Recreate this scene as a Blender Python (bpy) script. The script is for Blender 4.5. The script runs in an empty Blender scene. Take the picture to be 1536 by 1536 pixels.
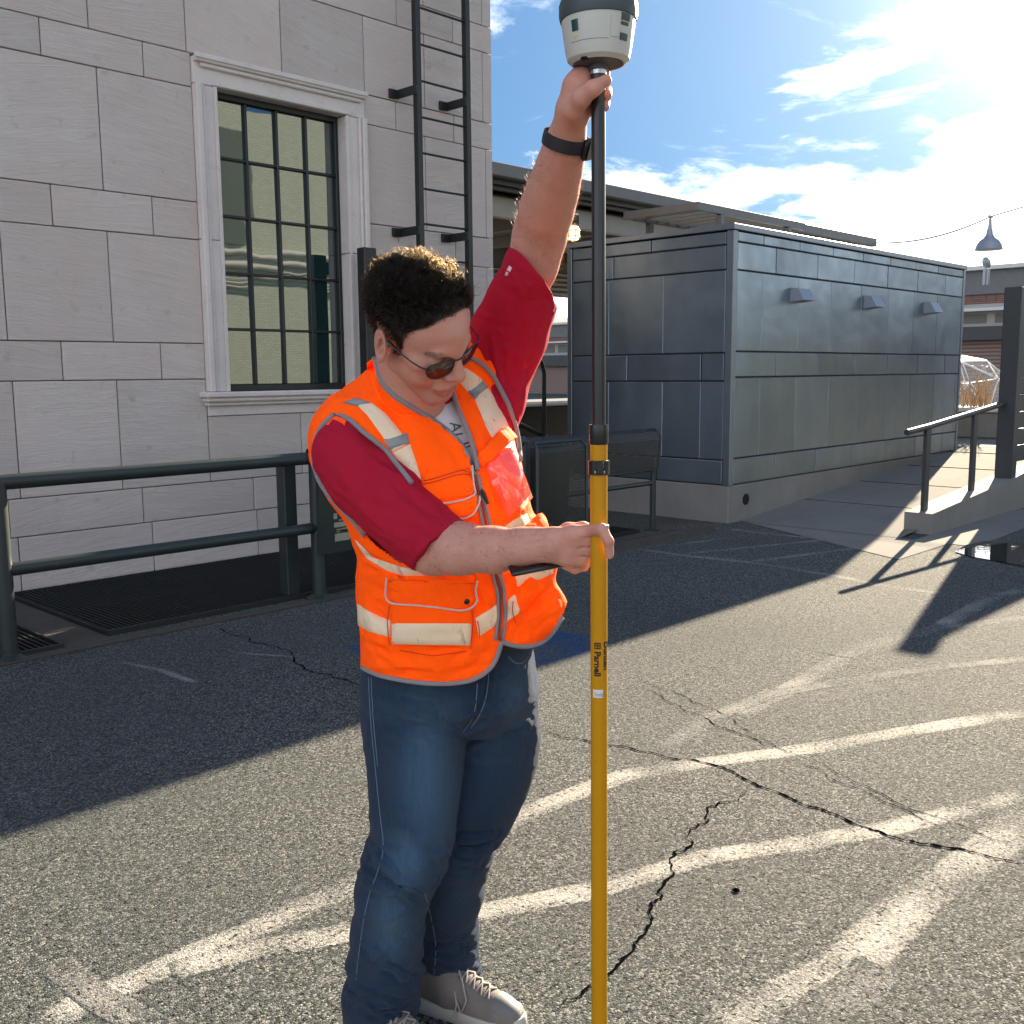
import bpy, bmesh, math, random
import numpy as np
from mathutils import Vector, Matrix, noise as mnoise
from mathutils.bvhtree import BVHTree

# ------------------------------------------------------------------ camera, sky, sun, exposure
scene = bpy.context.scene
COL = scene.collection
CAM_H = 1.55
PITCH, ROLL, FPX = math.radians(7.75), math.radians(0.5), 1530.0
_f = Vector((0, math.cos(PITCH), -math.sin(PITCH)))
_u0 = Vector((0, math.sin(PITCH), math.cos(PITCH))); _r0 = Vector((1, 0, 0))
_r = _r0 * math.cos(ROLL) - _u0 * math.sin(ROLL)
_u = _u0 * math.cos(ROLL) + _r0 * math.sin(ROLL)
CAM_LOC = Vector((0, 0, CAM_H))
cam_d = bpy.data.cameras.new('camera'); cam = bpy.data.objects.new('camera', cam_d); COL.objects.link(cam)
cam_d.sensor_width = 36.0; cam_d.lens = 36.0 * FPX / 1536.0
cam_d.clip_start = 0.05; cam_d.clip_end = 3000
mw = Matrix((_r, _u, -_f)).transposed().to_4x4(); mw.translation = CAM_LOC
cam.matrix_world = mw
scene.camera = cam

SUN_AZ, SUN_EL = math.radians(29.4), math.radians(20.2)      # azimuth to the right of the view direction (+Y)
SUN_DIR = Vector((math.sin(SUN_AZ) * math.cos(SUN_EL), math.cos(SUN_AZ) * math.cos(SUN_EL), math.sin(SUN_EL)))
sun_d = bpy.data.lights.new('sun', 'SUN'); sun = bpy.data.objects.new('sun', sun_d); COL.objects.link(sun)
sun_d.energy = 5.0; sun_d.angle = math.radians(0.55); sun_d.color = (1.0, 0.84, 0.61)
sun.rotation_euler = SUN_DIR.to_track_quat('Z', 'Y').to_euler()

world = bpy.data.worlds.new('World'); scene.world = world; world.use_nodes = True
wt = world.node_tree; wt.nodes.clear()
def wn(t, **p):
    n = wt.nodes.new(t)
    for k, v in p.items(): setattr(n, k, v)
    return n
w_out = wn('ShaderNodeOutputWorld'); w_bg = wn('ShaderNodeBackground'); w_bg.inputs[1].default_value = 0.052
w_sky = wn('ShaderNodeTexSky', sky_type='NISHITA', sun_disc=False)
w_sky.sun_elevation = SUN_EL; w_sky.sun_rotation = SUN_AZ
w_sky.altitude = 0; w_sky.air_density = 1.0; w_sky.dust_density = 0.6; w_sky.ozone_density = 1.5
w_tc = wn('ShaderNodeTexCoord'); w_sep = wn('ShaderNodeSeparateXYZ')
wt.links.new(w_tc.outputs['Generated'], w_sep.inputs[0])
def wmath(op, a, b=None, c=None):
    n = wn('ShaderNodeMath', operation=op)
    for i, x in enumerate((a, b, c)):
        if x is None: continue
        if isinstance(x, (int, float)): n.inputs[i].default_value = x
        else: wt.links.new(x, n.inputs[i])
    return n.outputs[0]
def wrange(x, a, b, c=0.0, d=1.0):
    n = wn('ShaderNodeMapRange', interpolation_type='SMOOTHSTEP')
    wt.links.new(x, n.inputs[0])
    for i, q in enumerate((a, b, c, d)): n.inputs[i + 1].default_value = q
    return n.outputs[0]
zc = wmath('ADD', wmath('MAXIMUM', w_sep.outputs[2], 0.0), 0.16)
cx_ = wmath('DIVIDE', w_sep.outputs[0], zc); cy_ = wmath('DIVIDE', w_sep.outputs[1], zc)
w_cmb = wn('ShaderNodeCombineXYZ'); wt.links.new(cx_, w_cmb.inputs[0]); wt.links.new(cy_, w_cmb.inputs[1])
def wnoise(scale, detail, rough, dist, off):
    m = wn('ShaderNodeMapping'); m.inputs['Location'].default_value = off
    m.inputs['Scale'].default_value = (scale, scale * 1.0, scale)
    wt.links.new(w_cmb.outputs[0], m.inputs[0])
    n = wn('ShaderNodeTexNoise'); n.inputs['Scale'].default_value = 1.0
    n.inputs['Detail'].default_value = detail; n.inputs['Roughness'].default_value = rough
    n.inputs['Distortion'].default_value = dist
    wt.links.new(m.outputs[0], n.inputs['Vector']); return n.outputs[0]
SKY_OFF = (7.17, 14.8)
n_big = wnoise(1.5, 10, 0.60, 0.30, (3.1 + SKY_OFF[0], 1.7 + SKY_OFF[1], 0.0))
n_cov = wnoise(0.42, 3, 0.5, 0.0, (9.4 + SKY_OFF[0], 2.3 + SKY_OFF[1], 0.0))
n_wisp = wnoise(2.1, 10, 0.66, 1.6, (7.3 + SKY_OFF[0], 4.2 + SKY_OFF[1], 2.0))
elev = w_sep.outputs[2]
low = wrange(elev, 0.13, 0.27, 0.15, -0.07)                # more cumulus towards the horizon
cov = wmath('MULTIPLY', wmath('SUBTRACT', n_cov, 0.5), 0.9)
m_cum = wrange(wmath('ADD', wmath('ADD', n_big, low), cov), 0.49, 0.60)
m_wisp = wmath('MULTIPLY', wrange(wmath('ADD', n_wisp, cov), 0.50, 0.76), 0.7)
mask = wmath('MINIMUM', wmath('MAXIMUM', m_cum, m_wisp), 1.0)
w_shade = wnoise(2.6, 7, 0.6, 0.2, (3.3, 1.9, 0.4))
w_cc = wn('ShaderNodeMix', data_type='RGBA')
w_cc.inputs[6].default_value = (6.8, 7.5, 8.4, 1); w_cc.inputs[7].default_value = (13.8, 14.0, 14.0, 1)
wt.links.new(wrange(w_shade, 0.38, 0.62), w_cc.inputs[0])
w_gam = wn('ShaderNodeGamma'); w_gam.inputs[1].default_value = 0.36; wt.links.new(w_sky.outputs[0], w_gam.inputs[0])
w_hs = wn('ShaderNodeHueSaturation'); w_hs.inputs['Saturation'].default_value = 1.25; w_hs.inputs['Value'].default_value = 1.0
wt.links.new(w_gam.outputs[0], w_hs.inputs['Color']); 
w_tint = wn('ShaderNodeMix', data_type='RGBA', blend_type='MULTIPLY'); w_tint.inputs[0].default_value = 1.0
w_tint.inputs[7].default_value = (0.50, 0.98, 1.62, 1); wt.links.new(w_hs.outputs[0], w_tint.inputs[6]); w_skyc = w_tint.outputs[2]
w_mix = wn('ShaderNodeMix', data_type='RGBA')
wt.links.new(mask, w_mix.inputs[0]); wt.links.new(w_skyc, w_mix.inputs[6]); wt.links.new(w_cc.outputs[2], w_mix.inputs[7])
# bright aureole of the low sun in hazy air
w_dot = wn('ShaderNodeVectorMath', operation='DOT_PRODUCT'); w_dot.inputs[1].default_value = SUN_DIR
w_nrm = wn('ShaderNodeVectorMath', operation='NORMALIZE'); wt.links.new(w_tc.outputs['Generated'], w_nrm.inputs[0]); wt.links.new(w_nrm.outputs[0], w_dot.inputs[0])
aur = wmath('MULTIPLY', wmath('POWER', wmath('MAXIMUM', w_dot.outputs['Value'], 0.0), 170.0), 10.0)
aur = wmath('ADD', aur, wmath('MULTIPLY', wmath('POWER', wmath('MAXIMUM', w_dot.outputs['Value'], 0.0), 20.0), 1.8))
w_ac = wn('ShaderNodeMix', data_type='RGBA', blend_type='ADD'); w_ac.inputs[0].default_value = 1.0
w_sc = wn('ShaderNodeVectorMath', operation='SCALE'); w_sc.inputs[0].default_value = (1.0, 0.97, 0.90); wt.links.new(aur, w_sc.inputs['Scale'])
wt.links.new(w_mix.outputs[2], w_ac.inputs[6]); wt.links.new(w_sc.outputs[0], w_ac.inputs[7])
wt.links.new(w_ac.outputs[2], w_bg.inputs[0]); wt.links.new(w_bg.outputs[0], w_out.inputs[0])

vs = scene.view_settings
vs.view_transform = 'Standard'; vs.look = 'None'; vs.exposure = 2.14; vs.gamma = 1.0; vs.use_curve_mapping = False
scene.cycles.max_bounces = 8; scene.cycles.transparent_max_bounces = 16
scene.cycles.sample_clamp_indirect = 8.0

# ------------------------------------------------------------------ frames of reference
TH = math.radians(44.0)                       # the buildings' long axis runs 44 degrees right of the view
UV_ROT = math.pi / 2 - TH
UX = Vector((math.sin(TH), math.cos(TH), 0)); VX = Vector((-math.cos(TH), math.sin(TH), 0))
def W(u, v, z=0.0): return UX * u + VX * v + Vector((0, 0, z))
def ray(px, py): return _f + _r * ((px - 768) / FPX) + _u * ((768 - py) / FPX)
def at(px, py, Y):
    d = ray(px, py); return CAM_LOC + d * (Y / d.y)
def gnd(px, py, z=0.0):
    d = ray(px, py); return CAM_LOC + d * ((z - CAM_H) / d.z)
def toUV(p): return Vector((p.dot(UX), p.dot(VX), p.z))

# ------------------------------------------------------------------ object helpers
class MB:
    def __init__(s): s.v = []; s.f = []
    def add(s, vs, fs):
        b = len(s.v); s.v += [tuple(x) for x in vs]; s.f += [tuple(b + i for i in f) for f in fs]; return s
    def box(s, x0, x1, y0, y1, z0, z1, c=0.0):
        if x0 > x1: x0, x1 = x1, x0
        if y0 > y1: y0, y1 = y1, y0
        if z0 > z1: z0, z1 = z1, z0
        c = min(c, (x1-x0)*.45, (y1-y0)*.45, (z1-z0)*.45)
        if c <= 0:
            return s.add([(x,y,z) for z in (z0,z1) for y in (y0,y1) for x in (x0,x1)],
                         [(0,2,3,1),(4,5,7,6),(0,1,5,4),(2,6,7,3),(0,4,6,2),(1,3,7,5)])
        V = []; idx = {}
        X=(x0,x1); Y=(y0,y1); Z=(z0,z1); sg=(1,-1)
        for i in (0,1):
            for j in (0,1):
                for k in (0,1):
                    for a in range(3):
                        p = [X[i]+sg[i]*c, Y[j]+sg[j]*c, Z[k]+sg[k]*c]
                        p[a] = (X,Y,Z)[a][(i,j,k)[a]]
                        idx[i,j,k,a] = len(V); V.append(p)
        F = []
        for a in range(3):
            b, d = (a+1)%3, (a+2)%3
            for e in (0,1):
                q = []
                for (m,n) in ((0,0),(1,0),(1,1),(0,1)):
                    t = [0,0,0]; t[a]=e; t[b]=m; t[d]=n
                    q.append(idx[t[0],t[1],t[2],a])
                F.append(q if e else q[::-1])
            for m in (0,1):
                for n in (0,1):
                    t0=[0,0,0]; t0[b]=m; t0[d]=n; t1=list(t0); t1[a]=1
                    q=[idx[(*t0,b)],idx[(*t1,b)],idx[(*t1,d)],idx[(*t0,d)]]
                    F.append(q if (m==n) else q[::-1])
        for i in (0,1):
            for j in (0,1):
                for k in (0,1):
                    q=[idx[i,j,k,0],idx[i,j,k,1],idx[i,j,k,2]]
                    F.append(q if (i+j+k)%2 else q[::-1])
        return s.add(V, F)
    def tube(s, pts, r, n=10, caps=True):
        pts = [Vector(p) for p in pts]; rs = r if isinstance(r,(list,tuple)) else [r]*len(pts)
        V=[]; F=[]; prev=None
        for i,p in enumerate(pts):
            t = (pts[min(i+1,len(pts)-1)]-pts[max(i-1,0)]).normalized()
            if prev is None:
                a = Vector((0,0,1)) if abs(t.z)<.9 else Vector((1,0,0)); nx = t.cross(a).normalized()
            else:
                nx = prev - t*prev.dot(t)
                nx = nx.normalized() if nx.length>1e-6 else t.orthogonal().normalized()
            prev=nx; ny=t.cross(nx)
            for k in range(n):
                an=2*math.pi*k/n; V.append(p+(nx*math.cos(an)+ny*math.sin(an))*rs[i])
        for i in range(len(pts)-1):
            for k in range(n):
                k2=(k+1)%n; F.append((i*n+k,i*n+k2,(i+1)*n+k2,(i+1)*n+k))
        if caps:
            F.append(tuple(range(n))[::-1]); F.append(tuple((len(pts)-1)*n+k for k in range(n)))
        return s.add(V,F)
    def lathe(s, prof, c=(0,0,0), n=32):
        V=[]; F=[]; m=len(prof)
        for r,z in prof:
            for k in range(n):
                a=2*math.pi*k/n; V.append((c[0]+r*math.cos(a),c[1]+r*math.sin(a),c[2]+z))
        for i in range(m-1):
            for k in range(n):
                k2=(k+1)%n; F.append((i*n+k,i*n+k2,(i+1)*n+k2,(i+1)*n+k))
        F.append(tuple(range(n))[::-1]); F.append(tuple((m-1)*n+k for k in range(n)))
        return s.add(V,F)
    def prism(s, poly, y0, y1, axis='y'):
        n=len(poly); P=lambda a,b,t: {'y':(a,t,b),'x':(t,a,b),'z':(a,b,t)}[axis]
        V=[P(a,b,y0) for a,b in poly]+[P(a,b,y1) for a,b in poly]
        F=[tuple(range(n))[::-1],tuple(range(n,2*n))]+[(i,(i+1)%n,n+(i+1)%n,n+i) for i in range(n)]
        return s.add(V,F)
    def mesh(s, name, fix=True):
        me=bpy.data.meshes.new(name); me.from_pydata(s.v,[],s.f)
        if fix:
            bm=bmesh.new(); bm.from_mesh(me); bmesh.ops.recalc_face_normals(bm,faces=bm.faces); bm.to_mesh(me); bm.free()
        me.update(); return me
    def build(s, name, material, parent=None, smooth=None, frame='uv', fix=True):
        return link(name, s.mesh(name,fix), material, parent, smooth, frame)
def shade(me, smooth):
    if smooth is None: return
    me.polygons.foreach_set('use_smooth',[True]*len(me.polygons))
    if smooth < 180: me.set_sharp_from_angle(angle=math.radians(smooth))
def link(name, me, material, parent=None, smooth=None, frame='uv'):
    o=bpy.data.objects.new(name,me); COL.objects.link(o)
    if material is not None and not me.materials:
        for m in (material if isinstance(material,(list,tuple)) else [material]): me.materials.append(m)
    shade(me,smooth)
    if parent is not None:
        o.parent=parent
        if frame=='world' and parent.type=='EMPTY': o.matrix_parent_inverse=Matrix.Translation(-parent.location)
    elif frame=='uv': o.rotation_euler.z=UV_ROT
    return o
def tag(o,label=None,cat=None,group=None,kind=None):
    if label: o['label']=label
    if cat: o['category']=cat
    if group: o['group']=group
    if kind: o['kind']=kind
    return o
def thing(name,label,cat,base=(0,0,0),group=None,frame='uv'):
    """an Empty at the thing's base; its children are built in coordinates relative to that base"""
    o=bpy.data.objects.new(name,None); COL.objects.link(o); o.empty_display_size=.1
    if frame=='uv': o.location=W(*base); o.rotation_euler.z=UV_ROT
    else: o.location=base
    return tag(o,label,cat,group)
def struct(o): o['kind']='structure'; return o

# ------------------------------------------------------------------ material helpers
class NT:
    def __init__(s,name):
        s.m=bpy.data.materials.new(name); s.m.use_nodes=True; s.t=s.m.node_tree
        s.b=s.t.nodes['Principled BSDF']; s.out=s.t.nodes['Material Output']
    def n(s,t,ins=None,**p):
        x=s.t.nodes.new(t)
        for k,v in p.items(): setattr(x,k,v)
        for k,v in (ins or {}).items(): s.set(x,k,v)
        return x
    def set(s,node,k,v):
        i=node.inputs[k]
        if isinstance(v,bpy.types.NodeSocket): s.t.links.new(v,i)
        else: i.default_value=v
    def bs(s,**kw):
        for k,v in kw.items(): s.set(s.b,{'base':'Base Color','rough':'Roughness','metal':'Metallic','normal':'Normal','spec':'Specular IOR Level','alpha':'Alpha','ior':'IOR','trans':'Transmission Weight','emit':'Emission Color','emits':'Emission Strength','coat':'Coat Weight','sheen':'Sheen Weight','sss':'Subsurface Weight'}[k],v)
        return s
    def coord(s,scale=(1,1,1),loc=(0,0,0),rot=(0,0,0),kind='Object'):
        c=s.n('ShaderNodeTexCoord'); m=s.n('ShaderNodeMapping',{'Scale':scale,'Location':loc,'Rotation':rot})
        s.t.links.new(c.outputs[kind],m.inputs[0]); return m.outputs[0]
    def noise(s,vec,scale,detail=4,rough=.55,dist=0.0,out='Fac'):
        x=s.n('ShaderNodeTexNoise',{'Scale':scale,'Detail':detail,'Roughness':rough,'Distortion':dist})
        if vec is not None: s.t.links.new(vec,x.inputs['Vector'])
        return x.outputs[out]
    def voro(s,vec,scale,out='Distance',feature='F1',rand=1.0):
        x=s.n('ShaderNodeTexVoronoi',{'Scale':scale,'Randomness':rand},feature=feature)
        if vec is not None: s.t.links.new(vec,x.inputs['Vector'])
        return x.outputs[out]
    def ramp(s,fac,stops):
        x=s.n('ShaderNodeValToRGB'); e=x.color_ramp.elements
        while len(e)<len(stops): e.new(.5)
        for el,(p,c) in zip(e,stops):
            el.position=p; el.color=(c,c,c,1) if isinstance(c,(int,float)) else (*c,1)
        s.t.links.new(fac,x.inputs[0]); return x.outputs[0]
    def mix(s,f,a,b,blend='MIX'):
        x=s.n('ShaderNodeMix',data_type='RGBA',blend_type=blend)
        for i,v in ((0,f),(6,a),(7,b)):
            if isinstance(v,bpy.types.NodeSocket): s.t.links.new(v,x.inputs[i])
            elif i==0: x.inputs[0].default_value=v
            else: x.inputs[i].default_value=(*v,1) if len(v)==3 else v
        return x.outputs[2]
    def math(s,op,a,b=0.0,c=None):
        x=s.n('ShaderNodeMath',operation=op)
        for i,v in enumerate((a,b,c)):
            if v is None: continue
            if isinstance(v,bpy.types.NodeSocket): s.t.links.new(v,x.inputs[i])
            else: x.inputs[i].default_value=v
        return x.outputs[0]
    def bump(s,h,strength=.5,dist=.01,normal=None):
        x=s.n('ShaderNodeBump',{'Strength':strength,'Distance':dist}); s.t.links.new(h,x.inputs['Height'])
        if normal is not None: s.t.links.new(normal,x.inputs['Normal'])
        return x.outputs[0]
    def rnd(s): return s.n('ShaderNodeObjectInfo').outputs['Random']
def simple(name,base,rough=.5,metal=0.0,bscale=0,bstr=.2,bdist=.002,var=.0,**kw):
    t=NT(name); t.bs(rough=rough,metal=metal,**kw)
    if var>0:
        v=t.noise(t.coord(),6,5); t.bs(base=t.mix(v,tuple(c*(1-var) for c in base),tuple(min(1,c*(1+var)) for c in base)))
    else: t.bs(base=(*base,1))
    if bscale: t.bs(normal=t.bump(t.noise(t.coord(),bscale,3),bstr,bdist))
    return t.m
MAT={}
def asphalt_nodes(t):
    """colour and relief of worn asphalt, object coordinates in metres"""
    c=t.coord()
    cell=t.voro(c,165,'Color'); cd=t.voro(c,165,'Distance')
    fine=t.noise(c,420,2,.6); mid=t.noise(c,38,4,.6); big=t.noise(c,.9,5,.6); patch=t.noise(c,.22,3,.5)
    sx=t.n('ShaderNodeSeparateColor'); t.t.links.new(cell,sx.inputs[0])
    tone=t.ramp(sx.outputs[0],[(0,(.020,.024,.025)),(.40,(.055,.062,.063)),(.75,(.132,.138,.134)),(1,(.33,.325,.295))])
    tone=t.mix(t.math('MULTIPLY',t.math('SUBTRACT',big,.35),1.3),tone,(.086,.093,.092))
    tone=t.mix(t.ramp(patch,[(.42,0.0),(.7,.45)]),tone,(.042,.046,.052))
    pit=t.ramp(t.noise(c,55,2,.5),[(.32,1.0),(.39,0.0)])
    tone=t.mix(t.math('MULTIPLY',pit,.75),tone,(.012,.012,.013))
    h=t.math('ADD',t.math('MULTIPLY',t.ramp(cd,[(0,1.0),(.55,.0)]),.55),t.math('MULTIPLY',fine,.35))
    h=t.math('ADD',h,t.math('MULTIPLY',mid,1.1)); h=t.math('SUBTRACT',h,t.math('MULTIPLY',pit,1.2))
    return tone,h,c
t=NT('asphalt'); tone,h,c=asphalt_nodes(t)
t.bs(base=tone,rough=.9,spec=.12,normal=t.bump(h,1.0,.007)); MAT['asphalt']=t.m
def paint(name,col,lo,hi,soft=.12):
    t=NT(name); tone,h,c=asphalt_nodes(t)
    wear=t.math('ADD',t.math('MULTIPLY',t.noise(c,95,3,.7),.55),t.math('MULTIPLY',t.noise(c,2.6,4,.6),.55))
    wear=t.math('ADD',wear,t.math('MULTIPLY',h,.10))
    at_=t.n('ShaderNodeAttribute',attribute_name='edge'); wear=t.math('ADD',wear,t.math('MULTIPLY',t.math('SUBTRACT',at_.outputs['Fac'],1.0),.35))
    f=t.n('ShaderNodeMapRange',{'From Min':lo,'From Max':hi}); t.t.links.new(wear,f.inputs[0])
    t.bs(base=t.mix(f.outputs[0],tone,col),rough=.9,spec=.12,normal=t.bump(h,.8,.005)); return t.m
MAT['paint_white']=paint('worn_white_paint',(.56,.53,.48),.52,.80)
MAT['paint_faint']=paint('faint_white_paint',(.38,.365,.34),.56,.90)
MAT['paint_blue']=paint('worn_blue_paint',(.012,.06,.17),.50,.78)
MAT['paint_tar']=paint('dark_tar_stain',(.018,.018,.019),.56,.85)
t=NT('crack_dark'); t.bs(base=(.004,.004,.004,1),rough=1.0,spec=0.0); MAT['crack']=t.m

t=NT('limestone'); c=t.coord(); r=t.rnd()
off=t.n('ShaderNodeCombineXYZ'); t.t.links.new(t.math('MULTIPLY',r,37.0),off.inputs[0]); t.t.links.new(t.math('MULTIPLY',r,53.0),off.inputs[2])
vm=t.n('ShaderNodeVectorMath',operation='ADD'); t.t.links.new(c,vm.inputs[0]); t.t.links.new(off.outputs[0],vm.inputs[1])
rot=t.n('ShaderNodeVectorRotate',rotation_type='Y_AXIS'); t.t.links.new(vm.outputs[0],rot.inputs['Vector'])
t.t.links.new(t.math('MULTIPLY',t.math('SUBTRACT',t.math('FRACT',t.math('MULTIPLY',r,7.7)),.5),.55),rot.inputs['Angle'])
ms=t.n('ShaderNodeMapping',{'Scale':(1.3,1.3,16)}); t.t.links.new(rot.outputs[0],ms.inputs[0])
gr=t.noise(ms.outputs[0],1.6,7,.62,.9); gf=t.noise(ms.outputs[0],7,6,.7,.5); bl=t.noise(vm.outputs[0],1.6,4,.6)
b=t.mix(gr,(.52,.455,.415),(.80,.715,.66)); b=t.mix(t.ramp(gf,[(.55,0.0),(.72,.5)]),b,(.86,.785,.73))
b=t.mix(t.ramp(bl,[(.35,.55),(.62,0.0)]),b,(.60,.485,.43))
b=t.mix(t.ramp(t.noise(vm.outputs[0],9,3,.5),[(.30,.35),(.36,0.0)]),b,(.33,.28,.255))
b=t.mix(1.0,b,t.ramp(t.math('FRACT',t.math('MULTIPLY',r,3.3)),[(0,.82),(.5,.93),(1,1.0)]),'MULTIPLY')
b=t.mix(t.math('MULTIPLY',t.math('FRACT',t.math('MULTIPLY',r,11.3)),.45),b,(.70,.575,.52))
t.bs(base=b,rough=.78,spec=.3,normal=t.bump(t.math('ADD',gr,gf),.6,.012)); MAT['stone']=t.m
MAT['mortar']=simple('mortar',(.20,.175,.165),.9,bscale=80)
t=NT('trim_limestone'); c=t.coord(); b=t.mix(t.noise(c,2.2,6,.65,.6),(.60,.53,.49),(.80,.72,.675))
b=t.mix(t.ramp(t.noise(c,14,5,.7),[(.55,0.0),(.75,.4)]),b,(.38,.335,.315))
t.bs(base=b,rough=.75,spec=.3,normal=t.bump(t.noise(c,60,4),.12,.004)); MAT['trim']=t.m

t=NT('zinc_panel'); c=t.coord(); r=t.rnd()
can=t.noise(c,1.1,3,.5); sm=t.noise(t.coord((1,1,.35)),3.5,5,.6)
b=t.mix(sm,(.145,.20,.255),(.24,.29,.335)); b=t.mix(1.0,b,t.ramp(r,[(0,.86),(1,1.06)]),'MULTIPLY')
t.bs(base=b,rough=t.ramp(t.noise(c,2.5,4),[(.3,.32),(.7,.46)]),metal=.85,normal=t.bump(can,.5,.06)); MAT['zinc']=t.m
MAT['zinc_trim']=simple('zinc_trim',(.19,.225,.26),.42,.8,var=.12)
MAT['zinc_dark']=simple('panel_backing',(.035,.038,.042),.6)
t=NT('concrete'); c=t.coord(); b=t.mix(t.noise(c,1.3,6,.65),(.15,.145,.14),(.29,.28,.265))
b=t.mix(t.ramp(t.noise(t.coord((1,1,.25)),4,5,.7),[(.5,0.0),(.75,.4)]),b,(.17,.155,.14))
b=t.mix(t.ramp(t.noise(c,90,2),[(.28,.5),(.36,0.0)]),b,(.11,.10,.095))
t.bs(base=b,rough=.85,spec=.3,normal=t.bump(t.noise(c,140,4),.25,.003)); MAT['concrete']=t.m
t=NT('ramp_concrete'); c=t.coord(); b=t.mix(t.noise(c,.9,6,.62,.3),(.14,.137,.132),(.225,.218,.205))
b=t.mix(t.ramp(t.noise(t.coord((.5,2.2,1)),2.2,5,.7),[(.5,0.0),(.72,.5)]),b,(.125,.125,.125))
t.bs(base=b,rough=.92,spec=.08,normal=t.bump(t.noise(t.coord((30,260,1)),1.0,3),.18,.003)); MAT['ramp']=t.m
t=NT('dark_green_steel'); c=t.coord(); b=t.mix(t.noise(c,5,6,.7),(.018,.026,.026),(.030,.040,.040))
b=t.mix(t.ramp(t.noise(c,22,5,.75),[(.64,0.0),(.72,.7)]),b,(.22,.21,.19))
t.bs(base=b,rough=.42,spec=.5,normal=t.bump(t.noise(c,130,3),.15,.002)); MAT['rail']=t.m
MAT['black_steel']=simple('black_steel',(.014,.016,.017),.45,bscale=60,bstr=.1)
MAT['black_post']=simple('black_paint',(.010,.011,.012),.4)
MAT['grate']=simple('grating_steel',(.018,.022,.022),.6,.3,bscale=40)
MAT['pit']=simple('pit_shade',(.006,.006,.006),.95)  # near-black colour standing in for the shade inside pits and holes
MAT['dirt']=simple('packed_dirt',(.055,.047,.040),.95,bscale=45,bstr=.8,bdist=.01,var=.35)
MAT['sign_plate']=simple('sign_plate',(.025,.036,.034),.5,.2,bscale=7,bstr=.2,bdist=.01)
MAT['sticker']=simple('sticker',(.30,.30,.22),.6)
MAT['frame']=simple('window_frame',(.012,.015,.016),.4)
t=NT('window_glass'); c=t.coord(); t.bs(base=(.010,.034,.032,1),rough=.015,ior=2.6,normal=t.bump(t.noise(c,1.7,2),.05,.02)); MAT['glass']=t.m
t=NT('cream_brick'); c=t.coord((1,1,1),rot=(math.pi/2,0,0))
br=t.n('ShaderNodeTexBrick',{'Scale':1.0,'Mortar Size':.008,'Brick Width':.22,'Row Height':.075,'Color1':(.56,.64,.55,1),'Color2':(.48,.56,.47,1),'Mortar':(.36,.38,.32,1)})
t.t.links.new(c,br.inputs['Vector']); t.bs(base=br.outputs[0],rough=.85,normal=t.bump(br.outputs['Fac'],.4,-.006)); MAT['cream_brick']=t.m
t=NT('red_brick'); c=t.coord((1,1,1),rot=(math.pi/2,0,0))
br=t.n('ShaderNodeTexBrick',{'Scale':1.0,'Mortar Size':.01,'Brick Width':.22,'Row Height':.075,'Color1':(.22,.085,.06,1),'Color2':(.16,.07,.055,1),'Mortar':(.24,.20,.18,1)})
t.t.links.new(c,br.inputs['Vector']); t.bs(base=br.outputs[0],rough=.9); MAT['red_brick']=t.m
MAT['canopy']=simple('canopy_metal',(.13,.135,.14),.5,.4,var=.15)
MAT['soffit']=simple('soffit',(.17,.16,.15),.8,var=.15)
MAT['beam']=simple('pale_beam',(.36,.35,.33),.6,var=.1)
MAT['white_paint']=simple('white_trim_paint',(.62,.61,.58),.6,var=.08)
MAT['roof_grey']=simple('far_roof',(.20,.20,.20),.8,var=.2)
MAT['pvc']=simple('white_pipe',(.62,.62,.60),.4)
t=NT('amber_bulb'); t.bs(base=(.9,.55,.2,1),emit=(1,.55,.18,1),emits=1.6,rough=.3); MAT['amber']=t.m
t=NT('dome_vinyl'); t.bs(base=(.9,.93,.95,1),rough=.12,ior=1.35,alpha=.13,normal=t.bump(t.noise(t.coord(),5,4),.5,.05)); MAT['vinyl']=t.m
MAT['dome_frame']=simple('dome_strut',(.75,.76,.77),.4)
MAT['dry_grass']=simple('dry_grass',(.42,.30,.18),.8)
t=NT('puddle_water'); c=t.coord(); t.bs(base=(.012,.012,.012,1),rough=.02,ior=1.33,normal=t.bump(t.noise(c,6,3),.03,.02)); MAT['puddle']=t.m
MAT['galv']=simple('lamp_shade_metal',(.30,.32,.36),.4,.4)
MAT['dark_letters']=simple('dark_letters',(.10,.10,.10),.7)
MAT['fence']=simple('fence_steel',(.045,.050,.055),.5,.2,var=.15)
rng=random.Random(7)
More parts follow.
